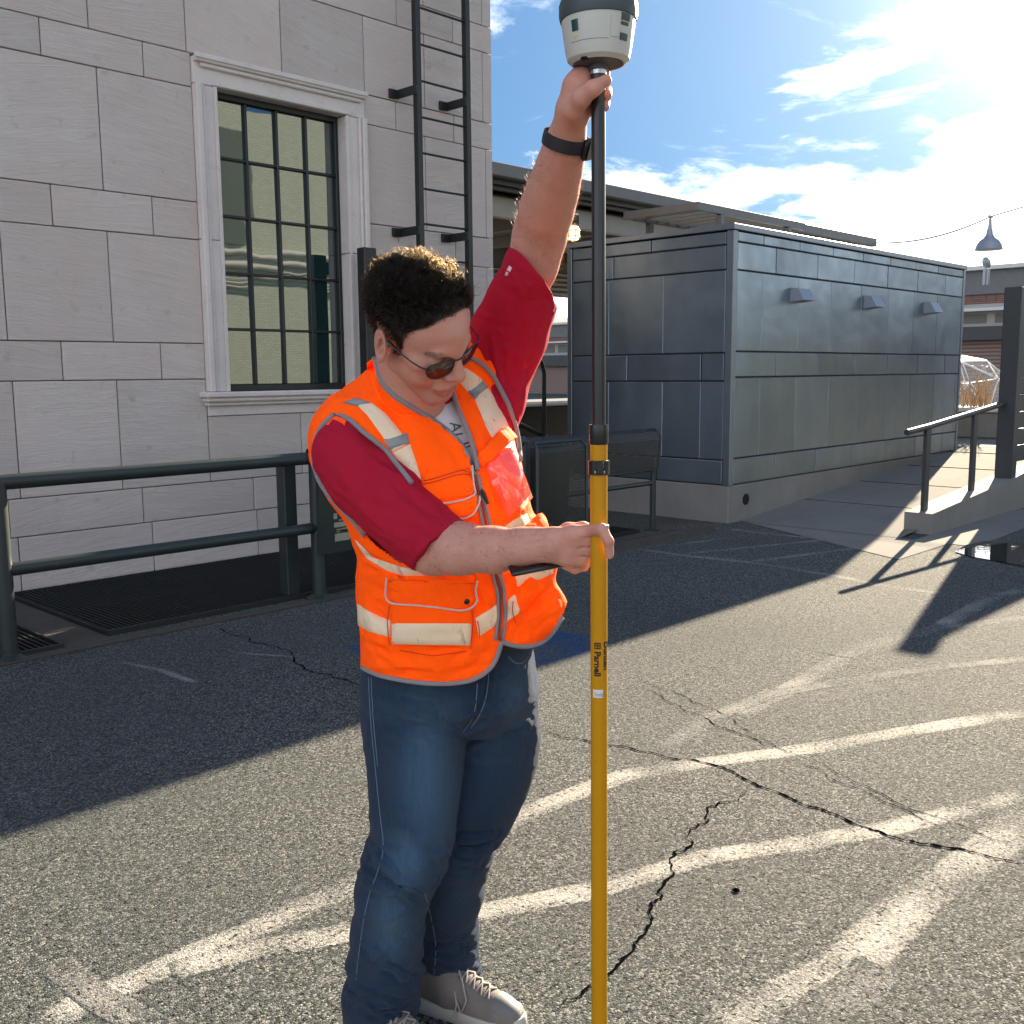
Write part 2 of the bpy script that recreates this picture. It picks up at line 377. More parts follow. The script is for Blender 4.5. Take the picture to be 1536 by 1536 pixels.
# ------------------------------------------------------------------ ground, paint, cracks
G=MB(); G.add([(-900,-900,0),(1500,-900,0),(1500,1500,0),(-900,1500,0)],[(0,1,2,3)])
ground=struct(G.build('ground',MAT['asphalt'],fix=False)); 
def gpt(p):
    q=toUV(gnd(*p)); return Vector((q.x,q.y,0))
def resample(P,step):
    out=[P[0]]
    for a,b in zip(P,P[1:]):
        n=max(1,int((b-a).length/step))
        out+=[a+(b-a)*(i/n) for i in range(1,n+1)]
    return out
def strip(name,pts,width,mat,layer,label=None,wob=.006):
    P=resample([gpt(p) for p in pts],.05); z=.0007+.0006*layer; V=[];F=[];A=[]
    prof=((-1,0.0),(-.72,.85),(0,1.0),(.72,.85),(1,0.0))
    for i,p in enumerate(P):
        t=(P[min(i+1,len(P)-1)]-P[max(i-1,0)]).normalized(); n=Vector((-t.y,t.x,0))
        wd=width*.58*(1+.14*mnoise.noise(Vector((i*.13,layer*3.7,len(P)*.1))))
        if isinstance(width,tuple): pass
        endf=min(1.0,min(i,len(P)-1-i)*.05/.06)
        for s,e in prof:
            q=p+n*(s*wd+wob*mnoise.noise(Vector((i*.4,s*5,layer)))); V.append((q.x,q.y,z if e*endf>.01 else -.0006)); A.append(e*endf)
    m=len(prof)
    for i in range(len(P)-1):
        for k in range(m-1): F.append((i*m+k,i*m+k+1,(i+1)*m+k+1,(i+1)*m+k))
    me=bpy.data.meshes.new(name); me.from_pydata(V,[],F); at_=me.attributes.new('edge','FLOAT','POINT'); at_.data.foreach_set('value',A)
    if me.polygons[0].normal.z<0: me.flip_normals()
    return link(name,me,mat,ground)
PW,PF=MAT['paint_white'],MAT['paint_faint']
strip('painted_line',[(40,1545),(150,1492),(330,1415),(545,1322),(745,1238),(890,1180),(936,1163),(1034,1147),(1123,1135),(1233,1120),(1365,1096),(1545,1067)],.115,PW,0)
strip('painted_line',[(235,1462),(380,1425),(525,1399),(720,1370),(880,1338),(1053,1287),(1209,1264),(1326,1244),(1443,1217),(1545,1190)],.105,PW,1)
strip('painted_line',[(985,1128),(1065,1078),(1155,1041),(1287,1020),(1404,1002),(1545,988)],.10,PF,2)
strip('painted_line',[(1060,1540),(1186,1493),(1268,1455),(1365,1357),(1443,1306),(1513,1250),(1550,1218)],.17,PW,0)
strip('painted_line',[(1180,1545),(1275,1490),(1330,1440)],.14,PF,1)
strip('painted_line',[(70,1440),(150,1500),(240,1550)],.09,PF,2)
strip('painted_line',[(1100,1075),(1190,1030),(1283,974),(1404,943),(1494,892),(1545,884)],.13,PF,0)
strip('painted_line',[(1400,943),(1470,935),(1545,926)],.11,PF,1)
strip('painted_line',[(936,821),(1033,834),(1131,844),(1260,865),(1326,879),(1427,892)],.10,PF,0)
strip('painted_line',[(938,819),(1002,803),(1084,791)],.10,PF,1)
strip('painted_line',[(1090,793),(1154,801),(1217,807),(1322,815)],.08,PF,0)
strip('painted_line',[(1012,818),(1098,806)],.09,PF,2)
strip('painted_line',[(1024,831),(1248,809)],.09,PF,2)
strip('painted_line',[(1124,843),(1300,820)],.09,PF,2)
strip('painted_line',[(172,991),(240,1005),(300,1026)],.05,PF,0)
strip('painted_line',[(335,977),(455,987)],.035,PF,0)
TAR=MAT['paint_tar']
strip('tar_stain',[(1130,1080),(1215,1050),(1320,1028)],.13,TAR,1)
strip('tar_stain',[(560,1290),(680,1245),(760,1215)],.10,TAR,1)
strip('tar_stain',[(936,1180),(1000,1172),(1060,1160)],.10,TAR,2)
strip('tar_stain',[(330,1490),(420,1480),(520,1470)],.16,TAR,0)
strip('tar_stain',[(0,1195),(200,1135),(330,1100)],.14,TAR,0)
def sheet(name,poly,mat,z,parent,edge=True,n=24):
    P=[gpt(p) for p in poly]; c=sum(P,Vector())/len(P); R=resample(P+[P[0]],.06)[:-1]
    V=[(c.x,c.y,z)];A=[1.0]
    for ring,e in ((.9,1.0),(1.0,0.0)):
        for q in R:
            w=c+(q-c)*ring; V.append((w.x,w.y,z if e else -.0006)); A.append(e)
    m=len(R);F=[(0,1+i,1+(i+1)%m) for i in range(m)]+[(1+i,1+m+i,1+m+(i+1)%m,1+(i+1)%m) for i in range(m)]
    me=bpy.data.meshes.new(name); me.from_pydata(V,[],F); at_=me.attributes.new('edge','FLOAT','POINT'); at_.data.foreach_set('value',A)
    bm=bmesh.new();bm.from_mesh(me);bmesh.ops.recalc_face_normals(bm,faces=bm.faces);bm.to_mesh(me);bm.free()
    if me.polygons[0].normal.z<0: me.flip_normals()
    return link(name,me,mat,parent)
sheet('painted_patch',[(500,969),(600,950),(760,934),(942,957),(890,983),(800,1003),(640,1006),(540,993)],MAT['paint_blue'],.0012,ground)
def crack(pts,w0,w1,jit,seed):
    r=random.Random(seed); P=[gpt(p) for p in pts]
    for lvl in range(4):
        Q=[P[0]]
        for a,b in zip(P,P[1:]):
            d=b-a
            if d.length<.02: Q.append(b); continue
            n=Vector((-d.y,d.x,0)); Q+=[(a+b)/2+n*r.uniform(-jit,jit),b]
        P=Q
    V=[];F=[]
    for i,p in enumerate(P):
        t=(P[min(i+1,len(P)-1)]-P[max(i-1,0)]).normalized(); n=Vector((-t.y,t.x,0)); s=i/(len(P)-1)
        w=.78*(w0+(w1-w0)*s)*r.uniform(.25,1.3)*min(1,8*s+.15,8*(1-s)+.15)*.5
        V+=[(p.x+n.x*w,p.y+n.y*w,.0032),(p.x-n.x*w,p.y-n.y*w,.0032)]
    F=[(2*i,2*i+1,2*i+3,2*i+2) for i in range(len(P)-1)]
    me=bpy.data.meshes.new('crack'); me.from_pydata(V,[],F); return link('crack',me,MAT['crack'],ground)
crack([(808,1093),(860,1108),(890,1115),(960,1128),(1040,1140),(1085,1152),(1130,1175),(1200,1205),(1260,1225),(1320,1248),(1400,1268),(1480,1285),(1545,1297)],.010,.020,.13,1)
crack([(1122,1181),(1060,1212),(1035,1245),(1038,1268),(1005,1295),(995,1330),(975,1365),(970,1400),(940,1435),(900,1470),(840,1515)],.010,.014,.2,2)
crack([(318,937),(370,955),(440,985),(470,1010),(545,1030)],.010,.014,.16,3)
crack([(958,1018),(1015,1040),(1075,1066),(1150,1112),(1200,1135)],.006,.007,.1,4)
crack([(955,1030),(1030,1068),(1085,1092),(1150,1122)],.006,.010,.12,5)
crack([(1195,1140),(1260,1175),(1330,1205),(1420,1245)],.006,.007,.12,6)
crack([(1235,1145),(1320,1190),(1400,1225),(1520,1270)],.006,.007,.1,7)
crack([(1230,978),(1260,985),(1290,990)],.012,.008,.1,8)
crack([(0,1010),(90,985),(130,975)],.008,.01,.15,9)
def stone_bit(px,py,r):
    p=gpt((px,py)); bm=bmesh.new(); bmesh.ops.create_icosphere(bm,subdivisions=1,radius=r)
    for v in bm.verts: v.co=Vector((v.co.x*rng.uniform(.7,1.3),v.co.y*rng.uniform(.7,1.3),abs(v.co.z)*rng.uniform(.5,.9)))
    me=bpy.data.meshes.new('loose_stone'); bm.to_mesh(me); bm.free(); o=link('loose_stone',me,MAT['crack']); o.location=W(p.x,p.y,0); return o
tag(stone_bit(1104,1337,.014),'small dark loose stone lying on the sunlit asphalt right of the pole','stone')

# ------------------------------------------------------------------ limestone building
WV=7.6
bld=thing('stone_building','grey limestone block building with a tall gridded window','building',(0,WV,0))
B=MB(); B.box(-9,4.499,.03,7,-.02,7.4); B.box(5.766,7.60,.03,7,-.02,7.4); B.box(4.4995,5.7655,.03,7,-.02,1.3); B.box(4.4995,5.7655,.03,7,3.84,7.4); B.box(4.4995,5.7655,.21,7,1.301,3.839); B.build('wall_core',MAT['mortar'],bld)
MB().box(-9.1,7.72,-.08,7,7.41,7.75,.03).build('cornice',MAT['trim'],bld)
courses=[(0,.407),(.407,.685),(.685,1.524),(1.524,1.809),(1.809,2.626),(2.626,2.919),(2.919,3.793),(3.793,4.05),(4.05,4.72),(4.72,4.97),(4.97,5.80),(5.80,6.09),(6.09,6.9),(6.9,7.4)]
joints={0:[.9,1.9,2.75,3.77,4.72,5.6,6.5],1:[.7,1.7,2.7,3.704,4.70,5.7,6.6],2:[.5,1.27,2.03,2.79,3.55,4.30,5.2,6.0,6.75],3:[.87,1.63,2.39,3.15,3.92,6.38,7.1],
 4:[.5,1.27,2.03,2.78,3.545,6.73,7.53],5:[.87,1.63,2.39,3.15,3.915,6.37,7.1],6:[.5,1.27,2.03,2.78,3.54,6.72,7.53],7:[.87,1.63,2.39,3.146,3.907,6.37,7.1],
 8:[1.27,2.03,2.75,3.5,4.27,5.141,6.01,6.73,7.5],9:[1.9,2.6,3.3,4.6,5.5,6.4,7.1],10:[1.5,2.4,3.3,4.3,5.2,6.1,6.73,7.5],11:[1,2,3,4,5,6,7],12:[1.5,2.5,3.5,4.5,5.5,6.5],13:[1,2,3,4,5,6,7]}
g_=.004
for ci,(z0,z1) in enumerate(courses):
    us=[-1.2,0.0]+joints[ci]+[7.63]
    for a,b in zip(us,us[1:]):
        if b<1.6 and z1<0: continue
        segs=[(a,b)]
        if z1>1.25 and z0<4.03:                         # leave the window surround free
            segs=[]
            if a<4.30: segs.append((a,min(b,4.30)))
            if b>5.98: segs.append((max(a,5.98),b))
        for (s,e) in segs:
            if e-s<.05: continue
            zt=z1
            if 1.2<z1<1.6 and s>=4.29 and e<=5.99: zt=1.22
            d=rng.uniform(-.0025,.0025)
            MB().box(s+g_,e-g_,d,.05,z0+g_,zt-g_,.004).build('stone_block',MAT['stone'],bld)
for a_,b_ in ((4.304,5.196),(5.204,5.976)): MB().box(a_,b_,0.0,.05,.689,1.218,.004).build('stone_block',MAT['stone'],bld)
# window: surround, sash, panes
win=tag(MB().box(4.50,5.765,.155,.20,1.42,3.83).build('window',MAT['frame'],bld),'tall black steel window of twenty panes')
def surround(name,segs):
    m=MB()
    for s in segs: m.box(*s)
    return m.build(name,MAT['trim'],win)
for nm,x0,x1,sg in (('left_jamb',4.30,4.50,1),('right_jamb',5.765,5.98,-1)):
    o0,o1=(x0,x1) if sg>0 else (x1,x0)
    m=MB(); m.box(x0,x1,-.030,.155,1.42,2.63,.006)
    m.box(x0,x1,-.030,.155,2.634,3.82,.006)
    m.box(o0,o0+sg*.05,-.072,-.0305,1.42,3.82,.008); m.box(o0+sg*.052,o0+sg*.085,-.055,-.0306,1.42,3.82,.010)
    m.box(o1-sg*.035,o1-sg*.002,-.042,-.0304,1.42,3.822,.004)
    m.build('jamb',MAT['trim'],win)
m=MB(); m.box(4.30,5.98,-.030,.155,3.824,4.025,.006); m.box(4.30,5.98,-.072,-.0305,3.985,4.03,.008); m.box(4.352,5.928,-.058,-.0306,3.948,3.983,.010); m.box(4.29,5.99,-.085,-.0725,4.005,4.045,.006)
m.box(4.45,5.815,-.042,-.0304,3.828,3.862,.004); m.build('lintel',MAT['trim'],win)
m=MB(); m.box(4.24,6.04,-.11,.15,1.375,1.418,.008); m.box(4.26,6.02,-.085,.15,1.335,1.3745,.012); m.box(4.28,6.00,-.055,.15,1.305,1.3345,.008); m.build('sill',MAT['trim'],win)
MB().box(4.304,5.976,-.012,.05,1.224,1.303,.004).build('apron',MAT['trim'],win)
fx0,fx1,fz0,fz1=4.535,5.73,1.475,3.775
m=MB(); m.box(4.503,fx0,.085,.154,1.421,3.823,.004); m.box(fx1,5.762,.085,.154,1.421,3.823,.004); m.box(fx0,fx1,.085,.154,fz1,3.823,.004); m.box(fx0,fx1,.075,.154,1.421,fz0,.004)
cw=(fx1-fx0)/4; rh=(fz1-fz0)/5
m.build('outer_frame',MAT['frame'],win)
for i in range(1,4): MB().box(fx0+i*cw-.011,fx0+i*cw+.011,.095,.150,fz0,fz1,.004).build('mullion',MAT['frame'],win)
for j in range(1,5):
    for i in range(4):
        MB().box(fx0+i*cw+(.0115 if i else 0),fx0+(i+1)*cw-(.0115 if i<3 else 0),.097,.149,fz0+j*rh-.011,fz0+j*rh+.011,.004).build('glazing_bar',MAT['frame'],win)
for i in range(4):
    for j in range(5):
        tx,tz=rng.uniform(-.0012,.0012),rng.uniform(-.0012,.0012)
        x0,x1,z0,z1=fx0+i*cw+.004,fx0+(i+1)*cw-.004,fz0+j*rh+.004,fz0+(j+1)*rh-.004
        p=MB(); p.add([(x0,.125-tx-tz,z0),(x1,.125+tx-tz,z0),(x1,.125+tx+tz,z1),(x0,.125-tx+tz,z1),(x0,.131,z0),(x1,.131,z0),(x1,.131,z1),(x0,.131,z1)],[(0,1,2,3),(7,6,5,4),(0,4,5,1),(1,5,6,2),(2,6,7,3),(3,7,4,0)])
        p.build('pane',MAT['glass'],win)
# ladder fixed to the wall
LV=-.28
lad=thing('wall_ladder','dark steel access ladder bolted to the stone wall beside its corner','ladder',(6.41,WV,0))
for x in (0,.62): MB().box(x-.028,x+.028,LV-.012,LV+.012+.04,.6,7.9,.004).build('stile',MAT['black_steel'],lad)
z=.715
while z<7.8:
    MB().tube([(.02,LV+.02,z),(.60,LV+.02,z)],.011,8).build('rung',MAT['black_steel'],lad,smooth=40); z+=.3165
for z in (2.86,4.10,5.34,6.58):
    for x in (0,.62):
        m=MB(); s=-1
        m.box(x-.045,x-.031,LV-.01,-.02,z-.035,z+.045,.002); m.box(x-.13,x-.0455,-.032,-.004,z-.035,z+.045,.002); m.build('bracket',MAT['black_steel'],lad)
# black post beside the window
po=thing('black_post','tall black square post with a latch box between window and man\'s head','post',(5.72,7.30,0))
MB().box(0,.14,0,.11,0,2.66,.008).build('shaft',MAT['black_post'],po); MB().box(.1405,.225,.01,.10,2.49,2.60,.006).build('latch_box',MAT['black_post'],po)
lp=MB(); lp.tube([(.205,.05,2.55)]+[(.235+.035*math.cos(a),.05,2.58+.04*math.sin(a)) for a in np.linspace(-2.2,2.2,10)],.004,6); lp.build('loop',MAT['black_steel'],po,smooth=60)

# ------------------------------------------------------------------ pavement gratings and the pipe railing
def grating(label,u0,u1,v0,v1):
    o=thing('floor_grating',label,'grating',(u0,v0,0),'pavement gratings along the stone wall')
    MB().box(0,u1-u0,0,v1-v0,.004,.010).build('pit',MAT['pit'],o)  # near-black sheet on the ground, painted in place of the shaded pit
    m=MB(); u=.02
    while u<u1-u0-.02:
        m.box(u-.004,u+.004,.012,v1-v0-.012,.0105,.030); u+=.034
    for v in np.arange(.3,v1-v0,.45): m.box(.012,u1-u0-.012,v-.003,v+.003,.0105,.024)
    tag(m.build('bar_field',MAT['grate'],o),kind='stuff')
    f=MB(); f.box(0,u1-u0,-.012,.0115,.0,.033); f.box(0,u1-u0,v1-v0-.0115,v1-v0,.0,.033); f.box(-.012,-.0002,-.012,v1-v0,0,.033); f.box(u1-u0+.0002,u1-u0+.012,-.012,v1-v0,0,.033); f.build('rim',MAT['grate'],o)
grating('long dark steel floor grating behind the railing below the window',2.62,7.9,5.93,7.52)
grating('dark steel floor grating at the left photo edge by the rail post',0.2,2.30,5.83,7.52)
d=MB(); d.box(2.32,2.60,5.78,7.56,0,.012,.004); d.box(0.0,8.3,5.72,5.825,0,.010,.003); struct(d.build('dirt_strip',MAT['dirt']))
rail=thing('pipe_railing','dark green two-bar pipe railing in front of the floor grating','railing',(0,5.84,0))
for u in (2.02,4.10,6.2):
    p=MB().tube([(u,0,0),(u,0,.985)],.048,16).build('post',MAT['rail'],rail,smooth=40)
    MB().lathe([(.10,0.0),(.10,.012),(.07,.02),(.052,.03),(.052,.05)],(u,0,0),20).build('base_plate',MAT['rail'],p,smooth=40)
for z,r in ((.985,.043),(.50,.038)):
    MB().tube([(-2,0,z),(6.2,0,z)],r,16).build('rail',MAT['rail'],rail,smooth=40)
p2=thing('steel_post','dark square steel post behind the sign plate on the railing','post',(3.98,6.02,0)); MB().box(-.05,.05,-.05,.05,0,.97,.006).build('shaft',MAT['rail'],p2); MB().box(-.055,.055,-.055,.055,.9705,.985,.006).build('cap',MAT['rail'],p2)
sg=thing('sign_plate','dark green bent plate with small pale stickers hung over the railing','sign',(4.04,5.76,0))
m=MB(); prof=[(.0,.32),(-.02,.55),(-.035,.80),(-.03,.98),(.02,1.045),(.08,1.05),(.10,1.02)]
for (a,b),(c_,d_) in zip(prof,prof[1:]): m.add([(0,a,b),(.78,a,b),(.78,c_,d_),(0,c_,d_),(0,a+.008,b),(.78,a+.008,b),(.78,c_+.008,d_),(0,c_+.008,d_)],[(0,1,2,3),(7,6,5,4),(0,3,7,4),(1,5,6,2)])
m.build('plate',MAT['sign_plate'],sg,smooth=50)
for (x0,x1,z0,z1) in ((.13,.26,.50,.535),(.14,.27,.40,.455),(.125,.155,.56,.60),(.17,.22,.545,.552),(.15,.2,.48,.487),(.20,.25,.482,.49),(.155,.18,.465,.472),(.16,.23,.605,.61)):
    f=lambda z: np.interp(z,[.32,.55,.8],[0,-.02,-.035])-.002
    MB().add([(x0,f(z0),z0),(x1,f(z0),z0),(x1,f(z1),z1),(x0,f(z1),z1)],[(0,1,2,3)]).build('sticker',MAT['sticker'],sg)
# perforated bench back and panel
def perforated(mb,u0,u1,prof,cell=.021,r=.0068):
    """hexagonally perforated sheet following a (v,z) profile: a net of webs round open holes"""
    L=[0]; 
    for a,b in zip(prof,prof[1:]): L.append(L[-1]+math.dist(a,b))
    pv=lambda s:(float(np.interp(s,L,[q[0] for q in prof])),float(np.interp(s,L,[q[1] for q in prof])))
    nx=int((u1-u0)/cell); ny=int(L[-1]/(cell*.866))
    for j in range(ny):
        for i in range(nx):
            cx=u0+(i+.5+(.5 if j%2 else 0))*cell; s=(j+.5)*cell*.866
            V=[];
            for k in range(6):
                a=math.pi/6+k*math.pi/3
                for rr in (cell*.5774,r):
                    x=cx+rr*math.cos(a); q=pv(s+rr*math.sin(a)); V.append((x,q[0],q[1]))
            mb.add(V,[(2*k,2*((k+1)%6),2*((k+1)%6)+1,2*k+1) for k in range(6)])
    return mb
bn=thing('perforated_bench','dark perforated metal bench standing left of the grey clad box','bench',(6.3,5.90,0))
tag(perforated(MB(),.0,1.9,[(0,.60),(-.01,.90),(.02,.975),(.09,1.0),(.15,.985)]).build('backrest',MAT['black_steel'],bn,fix=False),kind=None)
MB().tube([(.95,0.01,.60),(1.86,0.01,.60),(1.9,.01,.66),(1.915,.0,.93),(1.905,.06,.99),(1.9,.15,.985)],.012,8).build('back_frame',MAT['black_steel'],bn,smooth=60)
for u in (.06,1.84):
    l=MB(); l.tube([(u,.03,0),(u,.03,.62)],.03,12); l.lathe([(.07,0),(.07,.012),(.035,.02)],(u,.03,0),14); l.build('leg',MAT['rail'],bn,smooth=40)
MB().tube([(.06,.03,.47),(1.84,.03,.47)],.022,10).build('stretcher',MAT['rail'],bn,smooth=40)
sn=thing('perforated_bin','dark perforated metal litter bin hidden partly behind the orange vest','bin',(6.12,5.62,0))
tag(perforated(MB(),0,.62,[(0,.10),(0,.90),(.02,.95)]).build('front_panel',MAT['black_steel'],sn,fix=False))
b=MB(); b.box(.02,.60,.20,.22,.05,.93,.004); b.build('dark_back',MAT['black_post'],sn); MB().tube([(0,0,.05),(0,0,.93),(.02,.05,.98),(.6,.05,.98),(.63,0,.93),(.63,0,.05)],.014,8).build('hoop',MAT['rail'],sn,smooth=60)  # thin black panel behind the mesh stands in for the bin's shaded inside
kb=MB(); kb.prism([(0,0),(.16,0),(.15,.05),(.02,.055)],6.2,8.45,'x'); o=kb.build('planting_kerb',MAT['dirt']); o.location=W(0,5.40,0); struct(o)

# ------------------------------------------------------------------ grey clad box
BU,BV,BL,BD=9.0,5.61,6.05,2.15
bx=thing('clad_box','grey zinc-panelled flat-roofed box beside the concrete ramp','building',(BU,BV,0))
MB().box(.02,BL-.02,.02,BD-.02,.30,2.93).build('core',MAT['zinc_dark'],bx)
MB().box(-.005,BL+.005,-.005,BD+.005,-.02,.385,.01).build('plinth',MAT['concrete'],bx)
gz=.006
def panels(rows,face):
    for z0,z1,js,end in rows:
        js=[.075]+js+[end]
        for a,b in zip(js,js[1:]):
            if b-a<.03: continue
            d=rng.uniform(0,.003)
            m=MB()
            gz=.006; gx=.006 if z1-z0<.5 else .0012
            if face=='r': m.box(a+gx,b-gx,-.006-d,.016,z0+gz,z1-gz,.006)
            else: m.box(-.006-d,.016,a+gx,b-gx,z0+gz,z1-gz,.006)
            m.build('panel',MAT['zinc'],bx)
E_=BL-.06
sp=lambda s,d: list(np.arange(s,E_-.05,d))
panels([(2.83,2.935,[.573,1.327,2.097,2.855,3.61,4.373,5.113],E_),(2.556,2.83,[.833,1.74,2.639,3.549,4.454,5.363],E_),(1.749,2.556,sp(.56,.76),E_),(1.489,1.749,sp(.88,.92),E_),(.662,1.489,sp(.56,.76),E_),(.392,.662,sp(.91,.92),E_)],'r')
panels([(2.80,2.935,[1.0],BD-.06),(2.556,2.80,[1.5],BD-.06),(1.735,2.556,[.83,1.56],BD-.06),(1.45,1.735,[.35,1.3],BD-.06),(.645,1.45,[.35,.83,1.56],BD-.06),(.392,.645,[.9,1.56],BD-.06)],'l')
for (x0,x1,y0,y1) in ((-.014,.068,-.014,.068),(BL-.055,BL+.014,-.014,.06),(-.014,.06,BD-.055,BD+.014)): MB().box(x0,x1,y0,y1,.387,2.937,.005).build('corner_trim',MAT['zinc_trim'],bx)
MB().box(-.03,BL+.03,-.03,BD+.03,2.94,3.0,.006).build('parapet_cap',MAT['zinc_trim'],bx)
for x in (1.27,3.03,4.80):
    m=MB(); m.add([(x-.13,-.006,2.435),(x+.13,-.006,2.435),(x+.13,-.006,2.285),(x-.13,-.006,2.285),(x-.13,-.10,2.425),(x+.13,-.10,2.425),(x+.13,-.17,2.30),(x-.13,-.17,2.30)],[(0,1,5,4),(4,5,6,7),(3,7,6,2),(0,4,7,3),(1,2,6,5),(0,3,2,1)])
    m.build('vent_hood',MAT['galv'],bx)
MB().lathe([(.055,-.01),(.055,.0),(.04,.0),(.04,-.05)],(0,0,0),16)
vh=MB().tube([(.33,-.012,.22),(.33,.0,.22)],.06,16).build('drain_hole',MAT['pit'],bx,smooth=40)  # solid disc, coloured near-black for the shade inside the hole

# ------------------------------------------------------------------ ramp, kerb wall, handrail, terrace, screen fence
def rz(u): return max(0.0,min(.42,.0685*(u-9.2)))
R=MB(); us=[8.25,9.2,15.3,19,60]
R.add([(9.2,3.9,.006),(9.2,5.61,.006),(15.4,5.61,rz(15.4)+.004),(15.4,3.9,rz(15.4)+.004)],[(0,1,2,3)]); struct(R.build('ramp',MAT['ramp']))
A_=MB(); A_.add([(8.15,3.45,.0045),(9.19,5.55,.0045),(9.19,3.45,.0045)],[(0,2,1)]); A_.add([(9.19,3.2,.0045),(9.19,3.76,.0045),(12,3.76,.0045),(12,3.3,.0045)],[(0,1,2,3)]); struct(A_.build('concrete_apron',MAT['ramp']))
T=MB(); T.box(15.4,40,-6,30,0,.426); struct(T.build('terrace',MAT['ramp']))
jt=MB(); 
for u in (10.6,12.0,13.4,14.8): jt.box(u-.005,u+.005,4.03,5.60,rz(u)-.01,rz(u)+.007)
jt.build('joint',MAT['crack'],bpy.data.objects['ramp'])
kw=thing('ramp_kerb','low concrete kerb wall along the ramp carrying the handrail','kerb',(9.6,3.76,0))
KL=6.0; kt=lambda u:.20+.0725*u
m=MB(); m.add([(0,0,-.01),(KL,0,-.01),(KL,0,kt(KL)),(0,0,kt(0)),(0,.27,-.01),(KL,.27,-.01),(KL,.27,kt(KL)),(0,.27,kt(0))],[(0,1,2,3),(4,7,6,5),(3,2,6,7),(0,3,7,4),(1,5,6,2),(0,4,5,1)]); m.build('wall',MAT['concrete'],kw)
hr=thing('ramp_handrail','grey steel handrail with square posts rising along the ramp kerb','handrail',(9.6,3.895,0))
for u in (.13,1.33): MB().box(u-.05,u+.05,-.018,.018,kt(u)-.01,kt(u)+.80,.004).build('post',MAT['fence'],hr)
hz=lambda u:1.0+.082*u
MB().tube([(-.34,0,hz(-.25)),(-.30,0,hz(-.2)),(.13,0,hz(.13)),(1.33,0,hz(1.33)),(2.20,0,hz(2.2))],.030,12).build('rail',MAT['fence'],hr,smooth=50)
fn=thing('screen_fence','dark grey slatted steel screen fence at the right photo edge','fence',(11.78,3.80,0))
for x in (0,2.2,4.4): MB().box(x,x+.15,-.02,.16,kt(x+2.1)-.02,2.42,.006).build('post',MAT['fence'],fn)
MB().box(.152,.20,.0,.12,.46,2.39,.004).build('post_flange',MAT['fence'],fn)
for k in range(10):
    for x in (0,2.2): MB().box(x+.205,x+2.195,.04,.075,.52+k*.188,.52+k*.188+.178,.006).build('slat',MAT['fence'],fn)
pd=[(1432,829),(1448,819),(1475,813),(1510,812),(1545,818),(1560,835),(1545,852),(1520,848),(1490,842),(1455,836)]
P_=[gpt(p) for p in pd]; m=MB(); m.add([(p.x,p.y,.009) for p in P_],[tuple(range(len(P_)))]); o=m.build('puddle',MAT['puddle'],fix=False); struct(o)
if o.data.polygons[0].normal.z<0: o.data.flip_normals()

# ------------------------------------------------------------------ canopy roof and trellis behind the box
cn=thing('canopy_roof','long grey flat canopy roof running behind the clad box','canopy',(7.9,9.0,0))
CL=11.7
MB().box(0,CL,0,.12,3.93,4.09,.01).build('fascia',MAT['canopy'],cn)
MB().box(0,CL,.125,4.5,3.99,4.07).build('roof_slab',MAT['canopy'],cn)
for k,(v,z0,z1) in enumerate(((.14,3.865,3.925),(.22,3.82,3.86))): MB().box(0,CL,v,v+.08,z0,z1).build('gutter',MAT['black_steel'],cn)
MB().box(0,CL-.5,.5,.62,3.55,3.80,.004).build('front_beam',MAT['beam'],cn)
MB().box(0,CL-.5,.65,4.4,3.80,3.86).build('soffit',MAT['soffit'],cn)
for k in range(9): MB().box(.4+k*1.35,.5+k*1.35,.63,4.3,3.62,3.795).build('joist',MAT['soffit'],cn)
for u in (2.2,11.0): MB().box(u,u+.14,3.3,3.44,0,3.62,.01).build('column',MAT['canopy'],cn)
MB().box(4.6,11.5,4.2,4.32,3.0,3.79).build('back_panel',MAT['soffit'],cn)
for k in range(5): MB().box(4.6,11.5,4.15,4.198,3.02+k*.09,3.06+k*.09).build('louvre',MAT['beam'],cn)
am=thing('caged_lamp','small glowing amber caged lamp under the canopy by the raised arm','lamp',tuple(toUV(at(860,350,13.0))))
bpy.context.view_layer.update()
MB().lathe([(.02,-.09),(.065,-.075),(.075,-.03),(.075,.04),(.06,.08),(.03,.09)],(0,0,0),16).build('bulb',MAT['amber'],am,smooth=60)
m=MB(); 
for z in (-.04,.03): m.tube([(.085*math.cos(a),.085*math.sin(a),z) for a in np.linspace(0,2*math.pi,17)],.006,6)
for k in range(6): a=k*math.pi/3; m.tube([(.085*math.cos(a),.085*math.sin(a),.09),(.085*math.cos(a),.085*math.sin(a),-.07),(.02*math.cos(a),.02*math.sin(a),-.11)],.006,6)
m.build('cage',MAT['black_steel'],am); MB().box(-.07,.07,-.05,.30,.095,.24,.02).build('housing',MAT['black_steel'],am)
tr=thing('trellis','flat slatted steel trellis standing above the back of the clad box','trellis',(10.9,7.3,0))
for v in (0,1.1): MB().box(0,2.7,v,v+.06,3.52,3.62,.004).build('beam',MAT['canopy'],tr)
for x in (0,2.64): MB().box(x,x+.06,.062,1.098,3.52,3.62,.004).build('end_beam',MAT['canopy'],tr)
for k in range(10): MB().box(.16+k*.25,.20+k*.25,.062,1.098,3.53,3.61,.003).build('slat',MAT['canopy'],tr)
for x,v in ((.5,.03),(2.2,.03),(.5,1.13),(2.2,1.13)): MB().box(x,x+.08,v-.04,v+.04,0,3.518,.004).build('post',MAT['canopy'],tr)

